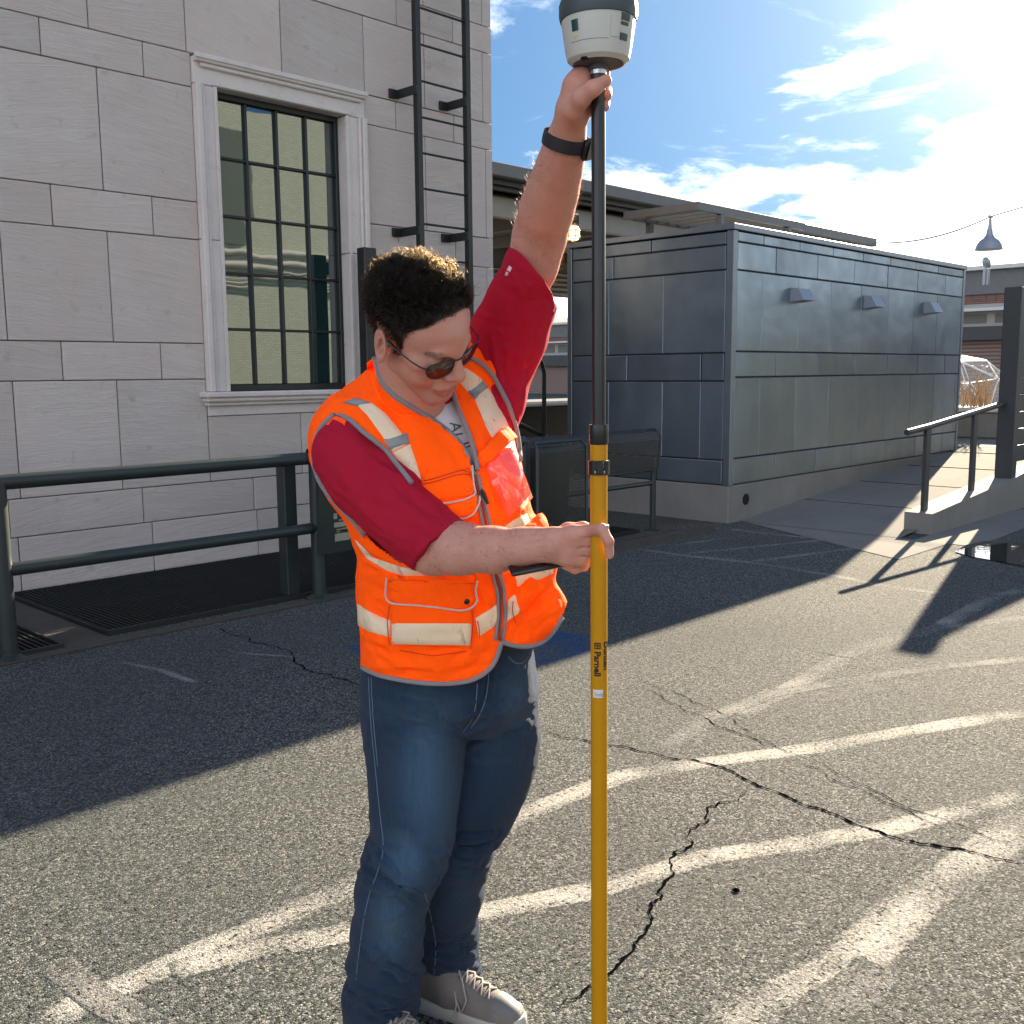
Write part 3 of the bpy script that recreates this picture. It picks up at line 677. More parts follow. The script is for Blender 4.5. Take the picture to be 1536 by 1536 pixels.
# things seen in the gap between the arm and the clad box
ct=thing('bar_counter','dark counter wall with its lit top painted pale behind the bench','counter',(8.6,9.4,0))
MB().box(0,4.2,0,.5,0,1.10,.01).build('body',MAT['black_post'],ct); MB().box(-.05,4.25,-.08,.58,1.103,1.14,.006).build('top',MAT['white_paint'],ct)  # light on the counter top is put in as white colour
ho=thing('hoop_handrail','rounded grey pipe hoop handrail beyond the bench','handrail',(8.9,8.6,0))
MB().tube([(0,0,0),(0,0,1.55),(.04,0,1.68),(.14,0,1.73),(.46,0,1.73),(.56,0,1.68),(.60,0,1.55),(.60,0,0)],.028,10).build('hoop',MAT['rail'],ho,smooth=60)
MB().tube([(-.9,.05,1.35),(1.2,.05,.55)],.03,10).build('sloping_rail',MAT['rail'],ho,smooth=60)

# ------------------------------------------------------------------ far buildings
def market(name,label,u,v0,v1,zs,base=(0,0)):
    o=thing(name,label,'building',(u,v0,0)); L=v1-v0; a,b,c_,d_,e,f=zs     # brick top, beam top, band bottom.. roof
    MB().box(0,10,0,L,0,a).build('brick_wall',MAT['red_brick'],o)
    MB().box(-.5,10,0,L,a+.003,b).build('beam',MAT['fence'],o)
    MB().box(-.3,10,0,L,b+.003,c_).build('fascia_band',MAT['beam'],o)
    n=int(L/1.5)
    for k in range(n):
        MB().box(-.33,-.302,k*1.5+.12,k*1.5+1.30,b+.22*(c_-b),b+.86*(c_-b)).build('window',MAT['soffit'],o)
    MB().box(-.9,10,0,L,c_+.003,c_+.12).build('canopy_edge',MAT['white_paint'],o)
    MB().box(-.1,10,0,L,c_+.124,d_).build('upper_wall',MAT['beam'],o)
    MB().box(-.12,10,0,L,d_+.003,e).build('brick_band',MAT['red_brick'],o)
    MB().box(-.25,10,0,L,e+.003,e+.9).build('cornice',MAT['canopy'],o)
    MB().box(-.6,10,-.3,L,e+.904,e+1.05).build('eaves',MAT['white_paint'],o)
    m=MB(); m.add([(-.6,-.3,e+1.053),(-.6,L,e+1.053),(5,L,f),(5,-.3,f),(10,L,e+1.053),(10,-.3,e+1.053)],[(0,3,2,1),(3,5,4,2),(0,5,3),(1,2,4)]); m.build('roof',MAT['roof_grey'],o)
    return o
def zu(px,py,u):
    d=ray(px,py); return CAM_H+d.z*(u/d.dot(UX))
U1=42.0
zz=[zu(1455,y,U1) for y in (511,491,469,457,443,405)]
mk=market('market_hall','long brick market hall with pale upper band beyond the dome',U1,-14,20,zz)
tx=bpy.data.curves.new('t','FONT'); tx.body='CITY'; tx.size=.62; tx.extrude=.01; tx.align_x='CENTER'; tx.space_character=1.3
to=bpy.data.objects.new('t',tx); COL.objects.link(to); bpy.context.view_layer.update()
lm=bpy.data.meshes.new_from_object(to.evaluated_get(bpy.context.evaluated_depsgraph_get())); bpy.data.objects.remove(to)
d_=ray(1497,456); pt=toUV(CAM_LOC+d_*((U1-.1)/d_.dot(UX)))
lo=link('lettering',lm,MAT['dark_letters'],mk); lo.rotation_euler=(math.pi/2,0,-math.pi/2); lo.location=(-.13,pt.y+14.25,pt.z+.12); lm.materials.clear(); lm.materials.append(MAT['dark_letters'])
U2=58.0
zz=[zu(840,y,U2) for y in (549,533,515,512,506,470)]
market('brick_warehouse','far brick hall with pale window band seen between arm and box',U2,21,60,zz)
sd=thing('satellite_dish','small satellite dish standing on the market hall roof','dish',tuple(toUV(at(1478,402,32.0))))
MB().lathe([(.02,-.10),(.25,-.05),(.42,.06),(.43,.08),(.24,-.02),(.02,-.07)],(0,0,0),20).build('reflector',MAT['galv'],sd,smooth=60).rotation_euler=(math.radians(70),0,math.radians(60))
for o in sd.children: o.location=(0,0,.35)
sd.scale=(.42,.42,.42)
MB().tube([(0,0,-1.2),(0,0,.3)],.05,8).build('mast',MAT['galv'],sd); MB().box(.1,.45,-.2,.2,-1.2,-.1).build('cabinet',MAT['galv'],sd)
# clear dome with a planter of dry grass
dc=toUV(gnd(1418,648,.43)); dc=Vector((20.8,dc.y*20.8/dc.x,.43))
dm=thing('clear_dome','clear plastic geodesic dome tent past the end of the clad box','dome',tuple(dc))
bm=bmesh.new(); bmesh.ops.create_icosphere(bm,subdivisions=2,radius=1.85)
bmesh.ops.delete(bm,geom=[v for v in bm.verts if v.co.z<-.75],context='VERTS')
for v in bm.verts: v.co.z+=.65
me=bpy.data.meshes.new('cover'); bm.to_mesh(me); link('cover',me,MAT['vinyl'],dm)
m=MB()
for e in bm.edges: m.tube([e.verts[0].co*.992,e.verts[1].co*.992],.016,5,False)
m.build('strut_frame',MAT['dome_frame'],dm); bm.free(); dm.scale=(.72,.72,.58)
pl=toUV(gnd(1462,652,.43)); pb=Vector((17.6,pl.y*17.6/pl.x,.43))
pln=thing('planter_box','pale concrete planter with dry grass in front of the dome','planter',tuple(pb))
MB().box(-.3,.3,-1.0,1.2,0,.42,.02).build('box',MAT['concrete'],pln); MB().box(-.34,.34,-1.04,1.24,.423,.50,.015).build('rim',MAT['white_paint'],pln)
m=MB()
for k in range(70):
    a=rng.uniform(0,6.28); x,y=rng.uniform(-.15,.15),rng.uniform(-.22,.22); h=rng.uniform(.3,.75); l=rng.uniform(.05,.25)
    m.tube([(x,y,.45),(x+l*.3*math.cos(a),y+l*.3*math.sin(a),.45+h*.55),(x+l*math.cos(a),y+l*math.sin(a),.45+h)],[.008,.007,.002],4,False)
tag(m.build('dry_grass',MAT['dry_grass'],pln),kind='stuff')
# pendant lamp on a wire
lp_=at(1484,358,20.0)
pe=thing('pendant_lamp','grey bell-shaped pendant lamp hanging from the wire at right','lamp',tuple(toUV(lp_)))
MB().lathe([(.035,.13),(.045,.06),(.075,.01),(.13,-.03),(.165,-.09),(.18,-.145),(.187,-.15),(.17,-.14),(.15,-.09),(.11,-.04),(.03,0)],(0,0,0),28).build('shade',MAT['galv'],pe,smooth=60)
MB().tube([(0,0,.12),(0,0,.30)],[.03,.015],10).build('stem',MAT['galv'],pe); pe.scale=(1.37,1.37,1.37)
MB().box(-.06,.06,-.015,.015,.285,.315,.004).build('clamp',MAT['galv'],pe)
wr=MB(); a=W(19.6,9.0,4.0); b=lp_+Vector((0,0,.41)); c_=b+(b-a).normalized()*9+Vector((0,0,.75))
q=[a.lerp(b,t)-Vector((0,0,.14*4*t*(1-t))) for t in np.linspace(0,1,12)]+[b.lerp(c_,t)-Vector((0,0,.05*4*t*(1-t))) for t in np.linspace(.05,1,10)]
o=wr.tube([tuple(x) for x in q],.012,6).build('lamp_wire',MAT['black_steel'],frame='world'); tag(o,'thin dark wire strung from the canopy end past the pendant lamp','wire')
# the building across the yard, seen only mirrored in the window
ob=thing('cream_brick_building','cream brick building across the yard mirrored in the window panes','building',(9,-15,0))
MB().box(-5,27,-6,0,0,10.5).build('brick_wall',MAT['cream_brick'],ob)
MB().box(5.4,10.2,.003,.10,6.0,9.4).build('shutter',simple('green_shutter',(.06,.10,.09),.6),ob)
MB().box(-3,8.6,.003,.30,0,4.1).build('green_annex',simple('green_metal',(.035,.07,.065),.6),ob)
for k,(z,r) in enumerate(((5.75,.11),(5.35,.11),(5.05,.035),(4.92,.035),(4.79,.035),(4.66,.035))): MB().tube([(-4.5,.16,z),(26,.16,z)],r,8).build('pipe',MAT['pvc'],ob,smooth=50)
# ------------------------------------------------------------------ volume modelling kit (smooth unions on a grid, then surface nets)
class Vol:
    def __init__(s,lo,hi,h):
        s.h=h; s.lo=np.array(lo,float); n=[int(math.ceil((b-a)/h))+1 for a,b in zip(lo,hi)]
        s.ax=[s.lo[i]+h*np.arange(n[i]) for i in range(3)]; s.f=np.full(n,.5,np.float32)
    def _sl(s,lo,hi):
        r=[]
        for i in range(3):
            a=max(0,int((lo[i]-s.lo[i])/s.h)); b=min(len(s.ax[i]),int((hi[i]-s.lo[i])/s.h)+2)
            if b<=a: return None
            r.append(slice(a,b))
        return tuple(r)
    def op(s,fn,lo,hi,k=.01,mode='u'):
        m=k+4*s.h; sl=s._sl(np.array(lo)-m,np.array(hi)+m)
        if sl is None: return s
        x=s.ax[0][sl[0]][:,None,None]; y=s.ax[1][sl[1]][None,:,None]; z=s.ax[2][sl[2]][None,None,:]
        d=fn(x,y,z); a=s.f[sl]
        if mode=='u': t=np.clip(.5+.5*(a-d)/k,0,1); r=a*(1-t)+d*t-k*t*(1-t)
        elif mode=='s': d=-d; t=np.clip(.5-.5*(a-d)/k,0,1); r=a*(1-t)+d*t+k*t*(1-t)
        else: t=np.clip(.5-.5*(a-d)/k,0,1); r=a*(1-t)+d*t+k*t*(1-t)
        s.f[sl]=r; return s
    def cone(s,a,b,ra,rb=None,k=.01,mode='u'):
        rb=ra if rb is None else rb; a=np.array(a,float); b=np.array(b,float); ba=b-a; L=max(ba@ba,1e-12); R=max(ra,rb)
        def fn(x,y,z):
            px,py,pz=x-a[0],y-a[1],z-a[2]; t=np.clip((px*ba[0]+py*ba[1]+pz*ba[2])/L,0,1)
            return np.sqrt((px-t*ba[0])**2+(py-t*ba[1])**2+(pz-t*ba[2])**2)-(ra+(rb-ra)*t)
        return s.op(fn,np.minimum(a,b)-R,np.maximum(a,b)+R,k,mode)
    def chain(s,pts,k=.01,mode='u'):
        for (a,ra),(b,rb) in zip(pts,pts[1:]): s.cone(a,b,ra,rb,k,mode)
        return s
    def ell(s,c,r,k=.01,mode='u',M=None):
        c=np.array(c,float); r=np.array(r,float); R=max(r)
        def fn(x,y,z):
            p=[x-c[0],y-c[1],z-c[2]]
            if M is not None: p=[M[i][0]*p[0]+M[i][1]*p[1]+M[i][2]*p[2] for i in range(3)]
            k0=np.sqrt((p[0]/r[0])**2+(p[1]/r[1])**2+(p[2]/r[2])**2); k1=np.sqrt((p[0]/r[0]**2)**2+(p[1]/r[1]**2)**2+(p[2]/r[2]**2)**2)
            return k0*(k0-1)/np.maximum(k1,1e-6)
        return s.op(fn,c-R,c+R,k,mode)
    def half(s,p,n,k=.002):
        """keep the side the normal points away from"""
        p=np.array(p,float); n=np.array(n,float)/np.linalg.norm(n)
        return s.op(lambda x,y,z:(x-p[0])*n[0]+(y-p[1])*n[1]+(z-p[2])*n[2],s.lo,[a[-1] for a in s.ax],k,'i')
    def loft(s,rows,k=.01,mode='u',n=2.4):
        """rows: (z,cx,cy,a,b,yaw) ascending in z"""
        R=np.array(sorted(rows)); zs=R[:,0]
        def fn(x,y,z):
            zz=z[0,0,:]; g=[np.interp(zz,zs,R[:,i])[None,None,:] for i in range(1,6)]
            c,sn=np.cos(g[4]),np.sin(g[4]); dx,dy=x-g[0],y-g[1]; u=dx*c+dy*sn; v=-dx*sn+dy*c
            q=(np.abs(u/g[2])**n+np.abs(v/g[3])**n)**(1/n); d=(q-1)*np.minimum(g[2],g[3])
            e=np.maximum(zs[0]-zz,zz-zs[-1])[None,None,:]; return np.maximum(d,e)
        am=max(R[:,3].max(),R[:,4].max()); lo=[(R[:,1]).min()-am,R[:,2].min()-am,zs[0]]; hi=[R[:,1].max()+am,R[:,2].max()+am,zs[-1]]
        return s.op(fn,lo,hi,k,mode)
    def mesh(s,smooth=2):
        f=s.f; ins=f<0; n=f.shape; C=np.zeros([q-1 for q in n],np.int8); off=[(i,j,k) for i in (0,1) for j in (0,1) for k in (0,1)]
        S=lambda A,o:A[o[0]:n[0]-1+o[0],o[1]:n[1]-1+o[1],o[2]:n[2]-1+o[2]]
        for o in off: C+=S(ins,o)
        I=np.argwhere((C>0)&(C<8)); vals=np.stack([f[I[:,0]+o[0],I[:,1]+o[1],I[:,2]+o[2]] for o in off],1)
        acc=np.zeros((len(I),3)); cnt=np.zeros(len(I)); O=np.array(off,float)
        for a in range(8):
            for b in range(a+1,8):
                if sum(abs(x-y) for x,y in zip(off[a],off[b]))!=1: continue
                m=(vals[:,a]<0)!=(vals[:,b]<0); t=vals[m,a]/(vals[m,a]-vals[m,b])
                acc[m]+=O[a]+(O[b]-O[a])*t[:,None]; cnt[m]+=1
        V=s.lo+(I+acc/cnt[:,None])*s.h
        idx=np.full(C.shape,-1,np.int32); idx[I[:,0],I[:,1],I[:,2]]=np.arange(len(I)); Fs=[]
        for ax in range(3):
            sl0=[slice(1,-1)]*3; sl1=[slice(1,-1)]*3; sl0[ax]=slice(0,n[ax]-1); sl1[ax]=slice(1,n[ax])
            a_=ins[tuple(sl0)]; b_=ins[tuple(sl1)]; E=np.argwhere(a_!=b_)
            sgn=a_[E[:,0],E[:,1],E[:,2]]; o=np.ones(3,int); o[ax]=0; E=E+o; u,v=(ax+1)%3,(ax+2)%3
            q=[]
            for du,dv in ((-1,-1),(0,-1),(0,0),(-1,0)):
                w=E.copy(); w[:,u]+=du; w[:,v]+=dv; q.append(idx[w[:,0],w[:,1],w[:,2]])
            q=np.stack(q,1); q[~sgn]=q[~sgn][:,::-1]; Fs.append(q)
        F=np.concatenate(Fs); F=F[(F>=0).all(1)]
        V=lap(V,F,smooth); return V,F
def lap(V,F,it,w=.5):
    if not it: return V
    e=np.concatenate([F[:,[i,(i+1)%F.shape[1]]] for i in range(F.shape[1])]); e=np.concatenate([e,e[:,::-1]])
    cnt=np.bincount(e[:,0],minlength=len(V)).clip(1)
    for i in range(it):
        m=np.stack([np.bincount(e[:,0],V[e[:,1],k],minlength=len(V)) for k in range(3)],1)/cnt[:,None]; V=V+(m-V)*w
    return V
def vnormals(V,F):
    n=np.cross(V[F[:,2]]-V[F[:,0]],V[F[:,3]]-V[F[:,1]]) if F.shape[1]==4 else np.cross(V[F[:,1]]-V[F[:,0]],V[F[:,2]]-V[F[:,0]])
    N=np.zeros_like(V)
    for i in range(F.shape[1]):
        for k in range(3): N[:,k]+=np.bincount(F[:,i],n[:,k],minlength=len(V))
    return N/np.maximum(np.linalg.norm(N,axis=1),1e-12)[:,None]
def np_mesh(name,V,F,smooth=180):
    me=bpy.data.meshes.new(name); me.from_pydata(V.tolist(),[],F.tolist() if hasattr(F,'tolist') else F); me.update(); shade(me,smooth); return me
def proj(V):
    q=np.asarray(V)-np.array(CAM_LOC); z=q@np.array(_f); return 768+FPX*(q@np.array(_r))/z, 768-FPX*(q@np.array(_u))/z
def in_poly(px,py,poly):
    ins=np.zeros(len(px),bool); n=len(poly)
    for i in range(n):
        x0,y0=poly[i]; x1,y1=poly[(i+1)%n]
        c=((y0>py)!=(y1>py))&(px<(x1-x0)*(py-y0)/((y1-y0) if y1!=y0 else 1e-9)+x0); ins^=c
    return ins
def seg_dist(V,P):
    """distance of points to a polyline"""
    d=np.full(len(V),9.)
    for a,b in zip(P,P[1:]):
        ab=b-a; t=np.clip(((V-a)@ab)/max(ab@ab,1e-12),0,1); d=np.minimum(d,np.linalg.norm(V-a-t[:,None]*ab,axis=1))
    return d
class Surf:
    """a finished surface on which trims, pockets and folds are laid"""
    def __init__(s,V,F): s.set(V,F)
    def set(s,V,F): s.V=V; s.F=F; s.N=vnormals(V,F); s.bvh=BVHTree.FromPolygons([tuple(v) for v in V],[tuple(f) for f in F])
    def hit(s,px,py,last=None):
        d=ray(px,py).normalized(); h=s.bvh.ray_cast(CAM_LOC,d)
        if h[0] is None:
            if last is None:
                q=s.bvh.find_nearest(CAM_LOC+d*2.05); t=(q[0]-CAM_LOC).dot(d)
            else: t=(last-CAM_LOC).dot(d)
            p=CAM_LOC+d*t; q=s.bvh.find_nearest(p); return p, q[1]
        return h[0],h[1]
    def line(s,pts,step=6,off=0.0):
        P=[np.array(p,float) for p in pts]; out=[]; last=None
        for a,b in zip(P,P[1:]):
            n=max(1,int(np.hypot(*(b-a))/step))
            for i in range(n): out.append(a+(b-a)*i/n)
        out.append(P[-1]); R=[]
        for q in out:
            h,nn=s.hit(q[0],q[1],last); last=h; R.append(h+nn*off)
        return R
    def fold(s,pts,amp,width,valley=0.0):
        L=np.array([tuple(p) for p in s.line(pts,10)]); d=seg_dist(s.V,L); 
        nz=np.array([mnoise.noise(Vector(tuple(p*14.0)))+mnoise.noise(Vector(tuple(p*37.0)))*.5 for p in s.V[d<4*width]]); q=np.zeros(len(d)); q[d<4*width]=nz
        u=d*(1+.35*q)/width
        g=amp*(1+.5*q)*(np.clip(1-u/2.0,0,1)**1.8)-valley*amp*np.exp(-((u-2.1)/.8)**2)
        ends=np.minimum(np.linalg.norm(s.V-L[0],axis=1),np.linalg.norm(s.V-L[-1],axis=1)); g*=np.clip(ends/(2.5*width)+.25,0,1)
        face=(s.N@np.array(_f))<.35; s.V=s.V+s.N*(g*face)[:,None]
    def refresh(s): s.set(s.V,s.F)
def smooth_pts(P,n=1):
    P=[np.array(p,float) for p in P]
    for _ in range(n):
        Q=[P[0]]
        for a,b in zip(P,P[1:]): Q+=[a*.75+b*.25,a*.25+b*.75]
        P=Q+[P[-1]]
    return [tuple(p) for p in P]
def ribbon(sf,A,B,off,name,mat,parent,nu=40,nv=8,skirt=True,puff=0.0,rnd=0.0):
    """sheet laid over a surface between two pixel edges A and B (same direction), raised by off metres, edges turned down"""
    def samp(P,t):
        P=[np.array(p,float) for p in P]; L=[0]
        for a,b in zip(P,P[1:]): L.append(L[-1]+np.hypot(*(b-a)))
        x=t*L[-1]; return np.array([np.interp(x,L,[p[0] for p in P]),np.interp(x,L,[p[1] for p in P])])
    V=[];last=None
    for i in range(nu+1):
        t=i/nu; a,b=samp(A,t),samp(B,t)
        for j in range(nv+1):
            w=j/nv; S_,T_=2*t-1,2*w-1
            if rnd:
                k1=1-rnd*.5*(T_**4); k2=1-rnd*.5*(S_**4); tt=(S_*k1+1)/2; ww=(T_*k2+1)/2; a2,b2=samp(A,tt),samp(B,tt); q=a2+(b2-a2)*ww
            else: q=a+(b-a)*w
            p,n=sf.hit(q[0],q[1],last); last=p
            edge=min(1.0,min(i,nu-i)*1.0,min(j,nv-j)*1.0) if skirt else 1.0
            V.append(p+n*((off+puff*(1-S_**4)*(1-T_**4))*(edge if edge>0 else .12)))
    F=[(i*(nv+1)+j,i*(nv+1)+j+1,(i+1)*(nv+1)+j+1,(i+1)*(nv+1)+j) for i in range(nu) for j in range(nv)]
    me=bpy.data.meshes.new(name); me.from_pydata([tuple(v) for v in V],[],F); me.update()
    if me.polygons[len(F)//2].normal.dot(_f)>0: me.flip_normals()
    o=link(name,me,mat,parent,60,'world'); return o
def cord(sf,pts,r,name,mat,parent,off=.001,flat=1.0,n=8,step=5):
    L=sf.line(pts,step,off); L2=[L[0]]+[(a+b+c)/3 for a,b,c in zip(L,L[1:],L[2:])]+[L[-1]]
    return MB().tube(L2,r,n).build(name,mat,parent,180,'world',fix=False)
# ------------------------------------------------------------------ materials of the man and his gear
def cloth(name,base,rough=.85,scale=900,bstr=.25,sheen=.15,var=.12,fold=0.0):
    t=NT(name); c=t.coord(); v=t.noise(c,7,5,.6)
    t.bs(base=t.mix(v,tuple(q*(1-var) for q in base),tuple(q*(1+var) for q in base)),rough=rough,sheen=sheen,spec=.15)
    h=t.noise(c,scale,2,.5)
    if fold: h=t.math('ADD',t.math('MULTIPLY',h,.12),t.math('MULTIPLY',t.noise(t.coord((1,1,.6)),fold,5,.55,1.2),1.0)); t.bs(normal=t.bump(h,bstr,.022))
    else: t.bs(normal=t.bump(h,bstr,.0015))
    return t.m
MAT['orange']=cloth('orange_vest_fabric',(1.65,.145,.002),.75,1100,.6,.0,.04,9)
MAT['orange_in']=cloth('orange_vest_lining',(1.5,.09,.004),.7,1100,.1,.2,.05)
MAT['red_knit']=cloth('red_raglan_knit',(.47,.012,.038),.9,1300,.50,.0,.08,7)
MAT['white_knit']=cloth('white_knit',(.74,.73,.75),.9,1300,.25,.2,.03,9)
MAT['bind']=cloth('grey_binding',(.27,.25,.26),.8,1500,.2,.1,.05)
t=NT('reflective_tape'); c=t.coord(); cr=t.noise(t.coord((1,1,.22)),26,4,.6,1.2)
t.bs(base=t.mix(t.ramp(cr,[(.60,0.0),(.68,.75)]),(.92,.70,.48),(.42,.36,.31)),rough=.5,metal=.0,spec=.4,normal=t.bump(cr,.35,.006)); MAT['tape']=t.m
MAT['tape_grey']=simple('grey_tape',(.27,.28,.28),.5,.2)
MAT['silver']=simple('pale_piping',(.62,.52,.45),.5)
t=NT('denim'); c=t.coord(); at_=t.n('ShaderNodeAttribute',attribute_name='fade')
tw=t.n('ShaderNodeTexWave',{'Scale':260.0,'Distortion':2.5,'Detail':3.0,'Detail Scale':3.0},bands_direction='DIAGONAL'); t.t.links.new(c,tw.inputs['Vector'])
st=t.noise(t.coord((1,1,.10)),170,3,.7); bl=t.noise(c,5,5,.6)
b=t.mix(t.math('ADD',t.math('MULTIPLY',bl,.5),t.math('MULTIPLY',st,.45)),(.002,.011,.033),(.012,.044,.110))
b=t.mix(t.math('MULTIPLY',at_.outputs['Fac'],t.math('ADD',.45,t.math('MULTIPLY',st,.6))),b,(.092,.20,.325))
t.bs(base=b,rough=.85,spec=.25,sheen=.1,normal=t.bump(t.math('ADD',t.math('MULTIPLY',tw.outputs['Fac'],.35),t.math('ADD',st,t.math('MULTIPLY',bl,2.0))),.75,.007)); MAT['denim']=t.m
MAT['stitch']=simple('denim_stitching',(.12,.18,.26),.8)
MAT['belt']=simple('black_belt',(.01,.01,.012),.5)
t=NT('skin'); c=t.coord(); tn=t.n('ShaderNodeAttribute',attribute_name='tone'); ba=t.n('ShaderNodeAttribute',attribute_name='stubble'); ha=t.n('ShaderNodeAttribute',attribute_name='scalp')
v=t.noise(c,28,5,.65); f=t.noise(c,210,3,.6)
b=t.mix(v,(.55,.25,.185),(.70,.345,.26)); b=t.mix(tn.outputs['Fac'],b,(.42,.13,.10)); b=t.mix(t.math('MULTIPLY',ba.outputs['Fac'],t.math('ADD',.18,t.math('MULTIPLY',f,.5))),b,(.17,.105,.08)); b=t.mix(ha.outputs['Fac'],b,(.022,.014,.010))
t.bs(base=b,rough=.55,spec=.25,sss=.14,normal=t.bump(t.math('ADD',f,t.math('MULTIPLY',t.noise(c,60,4,.6),.8)),.28,.0025)); t.b.inputs['Subsurface Radius'].default_value=(1,.35,.2); t.b.inputs['Subsurface Scale'].default_value=.006; MAT['skin']=t.m
t=NT('hair'); t.bs(base=(.024,.014,.009,1),rough=.34,spec=.5)
tr_=t.n('ShaderNodeBsdfRefraction',{'Color':(.97,.80,.55,1),'Roughness':.62,'IOR':1.25}); mx=t.n('ShaderNodeMixShader',{0:.40}); t.t.links.new(t.b.outputs[0],mx.inputs[1]); t.t.links.new(tr_.outputs[0],mx.inputs[2]); t.t.links.new(mx.outputs[0],t.out.inputs[0]); MAT['hair']=t.m
t=NT('arm_hair'); t.bs(base=(.34,.20,.11,1),rough=.4); tr_=t.n('ShaderNodeBsdfTranslucent',{'Color':(.6,.4,.22,1)}); mx=t.n('ShaderNodeMixShader',{0:.5}); t.t.links.new(t.b.outputs[0],mx.inputs[1]); t.t.links.new(tr_.outputs[0],mx.inputs[2]); t.t.links.new(mx.outputs[0],t.out.inputs[0]); MAT['arm_hair']=t.m
MAT['black_plastic']=simple('black_plastic',(.010,.010,.011),.35)
t=NT('tinted_lens'); t.bs(base=(.035,.008,.008,1),rough=.04,spec=.7,alpha=.93); MAT['lens']=t.m
MAT['screen']=simple('dark_screen',(.006,.006,.008),.25); MAT['strap']=simple('dark_plum_strap',(.022,.014,.020),.6); MAT['nail']=simple('fingernail',(.62,.38,.31),.35)
t=NT('yellow_pole'); c=t.coord(); b=t.mix(t.noise(t.coord((1,1,.15)),24,4),(.54,.225,.0),(.62,.275,.002)); b=t.mix(t.ramp(t.noise(c,55,5,.75),[(.66,0.0),(.74,.8)]),b,(.16,.09,.03)); t.bs(base=b,rough=.42,spec=.3); MAT['yellow']=t.m
MAT['pole_black']=simple('pole_carbon_black',(.016,.015,.016),.30,bscale=20,bstr=.03)
MAT['cream_plastic']=simple('cream_plastic',(.56,.54,.48),.45,bscale=300,bstr=.06)
MAT['dark_plastic']=simple('slate_plastic',(.055,.068,.078),.5,bscale=300,bstr=.08)
MAT['green_led']=simple('teal_label',(.012,.05,.055),.3)
MAT['yellow_dot']=simple('yellow_dot',(.75,.55,.10),.5)
MAT['steel']=simple('bright_steel',(.55,.55,.55),.25,.9)
MAT['white_label']=simple('white_label',(.72,.72,.70),.5)
MAT['vinyl_pocket']=simple('clear_vinyl_over_orange',(1.5,.12,.06),.10,coat=1.0,bscale=22,bstr=.35,bdist=.02)
t=NT('shoe_mesh'); c=t.coord(); t.bs(base=t.mix(t.noise(c,12,4),(.135,.115,.10),(.21,.185,.16)),rough=.8,normal=t.bump(t.voro(c,320),.5,.0015)); MAT['shoe']=t.m
MAT['shoe_dark']=simple('shoe_overlay',(.16,.155,.15),.6,bscale=200,bstr=.1)
MAT['sole']=simple('shoe_sole',(.46,.44,.40),.6,var=.12,bscale=80,bstr=.15)
MAT['lace']=simple('lace',(.32,.27,.25),.8,bscale=600)

def A(px,py,Y): return np.array(at(px,py,Y))
def rp(px,Y): return px*(Y*1.02)/FPX          # a radius given in photo pixels at depth Y
base=gnd(640,1540); 
man=thing('person','man in orange safety vest, red-sleeved tee and jeans gripping the survey pole','person',(base.x,base.y+.02,0),frame='world')

# ------------------------------------------------------------------ head (own frame: left, forward, up; origin between the ears)
PS,TT,RO=math.radians(60),math.radians(37),math.radians(29); HS=1.075; HO=A(626,497,1.97)
Fv=np.array([math.sin(PS),-math.cos(PS),0]); Lv=np.array([math.cos(PS),math.sin(PS),0]); Zv=np.array([0,0,1.])
F2=Fv*math.cos(TT)-Zv*math.sin(TT); Z2=Zv*math.cos(TT)+Fv*math.sin(TT); L2=Lv*math.cos(RO)+Z2*math.sin(RO); Z3=Z2*math.cos(RO)-Lv*math.sin(RO)
HM=np.stack([L2,F2,Z3],1)*HS
def hw(p): return HO+np.asarray(p,float)@HM.T            # head frame (metres) -> world
def hl(p): return (np.asarray(p)-HO)@HM/HS**2            # world -> head frame
mm=lambda *p:np.array(p,float)/1000
H=Vol((-.105,-.13,-.21),(.105,.14,.165),.0021)
H.ell(mm(0,-12,50),mm(75,95,75),.02).ell(mm(0,27,50),mm(65,64,60),.02).ell(mm(0,38,-6),mm(56,52,64),.025)
for s in (-1,1):
    H.cone(mm(s*47,4,-42),mm(s*13,72,-90),.018,.018,.018).ell(mm(s*32,52,-30),mm(27,29,34),.02).ell(mm(s*46,55,2),mm(22,24,16),.015)
H.ell(mm(0,76,-88),mm(25,19,19),.016).ell(mm(0,38,-68),mm(36,40,32),.02)
H.cone(mm(-32,83,32),mm(32,83,32),.0095,.0095,.013).cone(mm(0,88,34),mm(0,84,60),.012,.012,.03)
for s in (-1,1): H.ell(mm(s*31,97,13),mm(18,13,11),.010,'s').ell(mm(s*31,77,13),mm(14,13,13),.004)
H.cone(mm(0,92,24),mm(0,108,-13),.0085,.0115,.010).ell(mm(0,112,-17),mm(12,12,11),.006).ell(mm(-12,101,-21),mm(9,11,9),.006).ell(mm(12,101,-21),mm(9,11,9),.006)
for s in (-1,1): H.ell(mm(s*7,107,-29),mm(4.5,6,4),.003,'s')
H.ell(mm(0,88,-55),mm(28,14,20),.012)
for q0,q1,r0,r1 in (((-24,84,-58),(-8,99,-54),.0035,.0062),((-8,99,-54),(8,99,-54),.0062,.0062),((8,99,-54),(24,84,-58),.0062,.0035),((-21,85,-62),(-8,97,-66),.0042,.0075),((-8,97,-66),(8,97,-66),.0075,.0075),((8,97,-66),(21,85,-62),.0075,.0042)): H.cone(mm(*q0),mm(*q1),r0,r1,.005)
H.cone(mm(-24,91,-59.5),mm(0,107,-59),.0016,.0018,.003,'s').cone(mm(0,107,-59),mm(24,91,-59.5),.0018,.0016,.003,'s')
H.ell(mm(0,96,-76),mm(16,5,4),.008,'s')
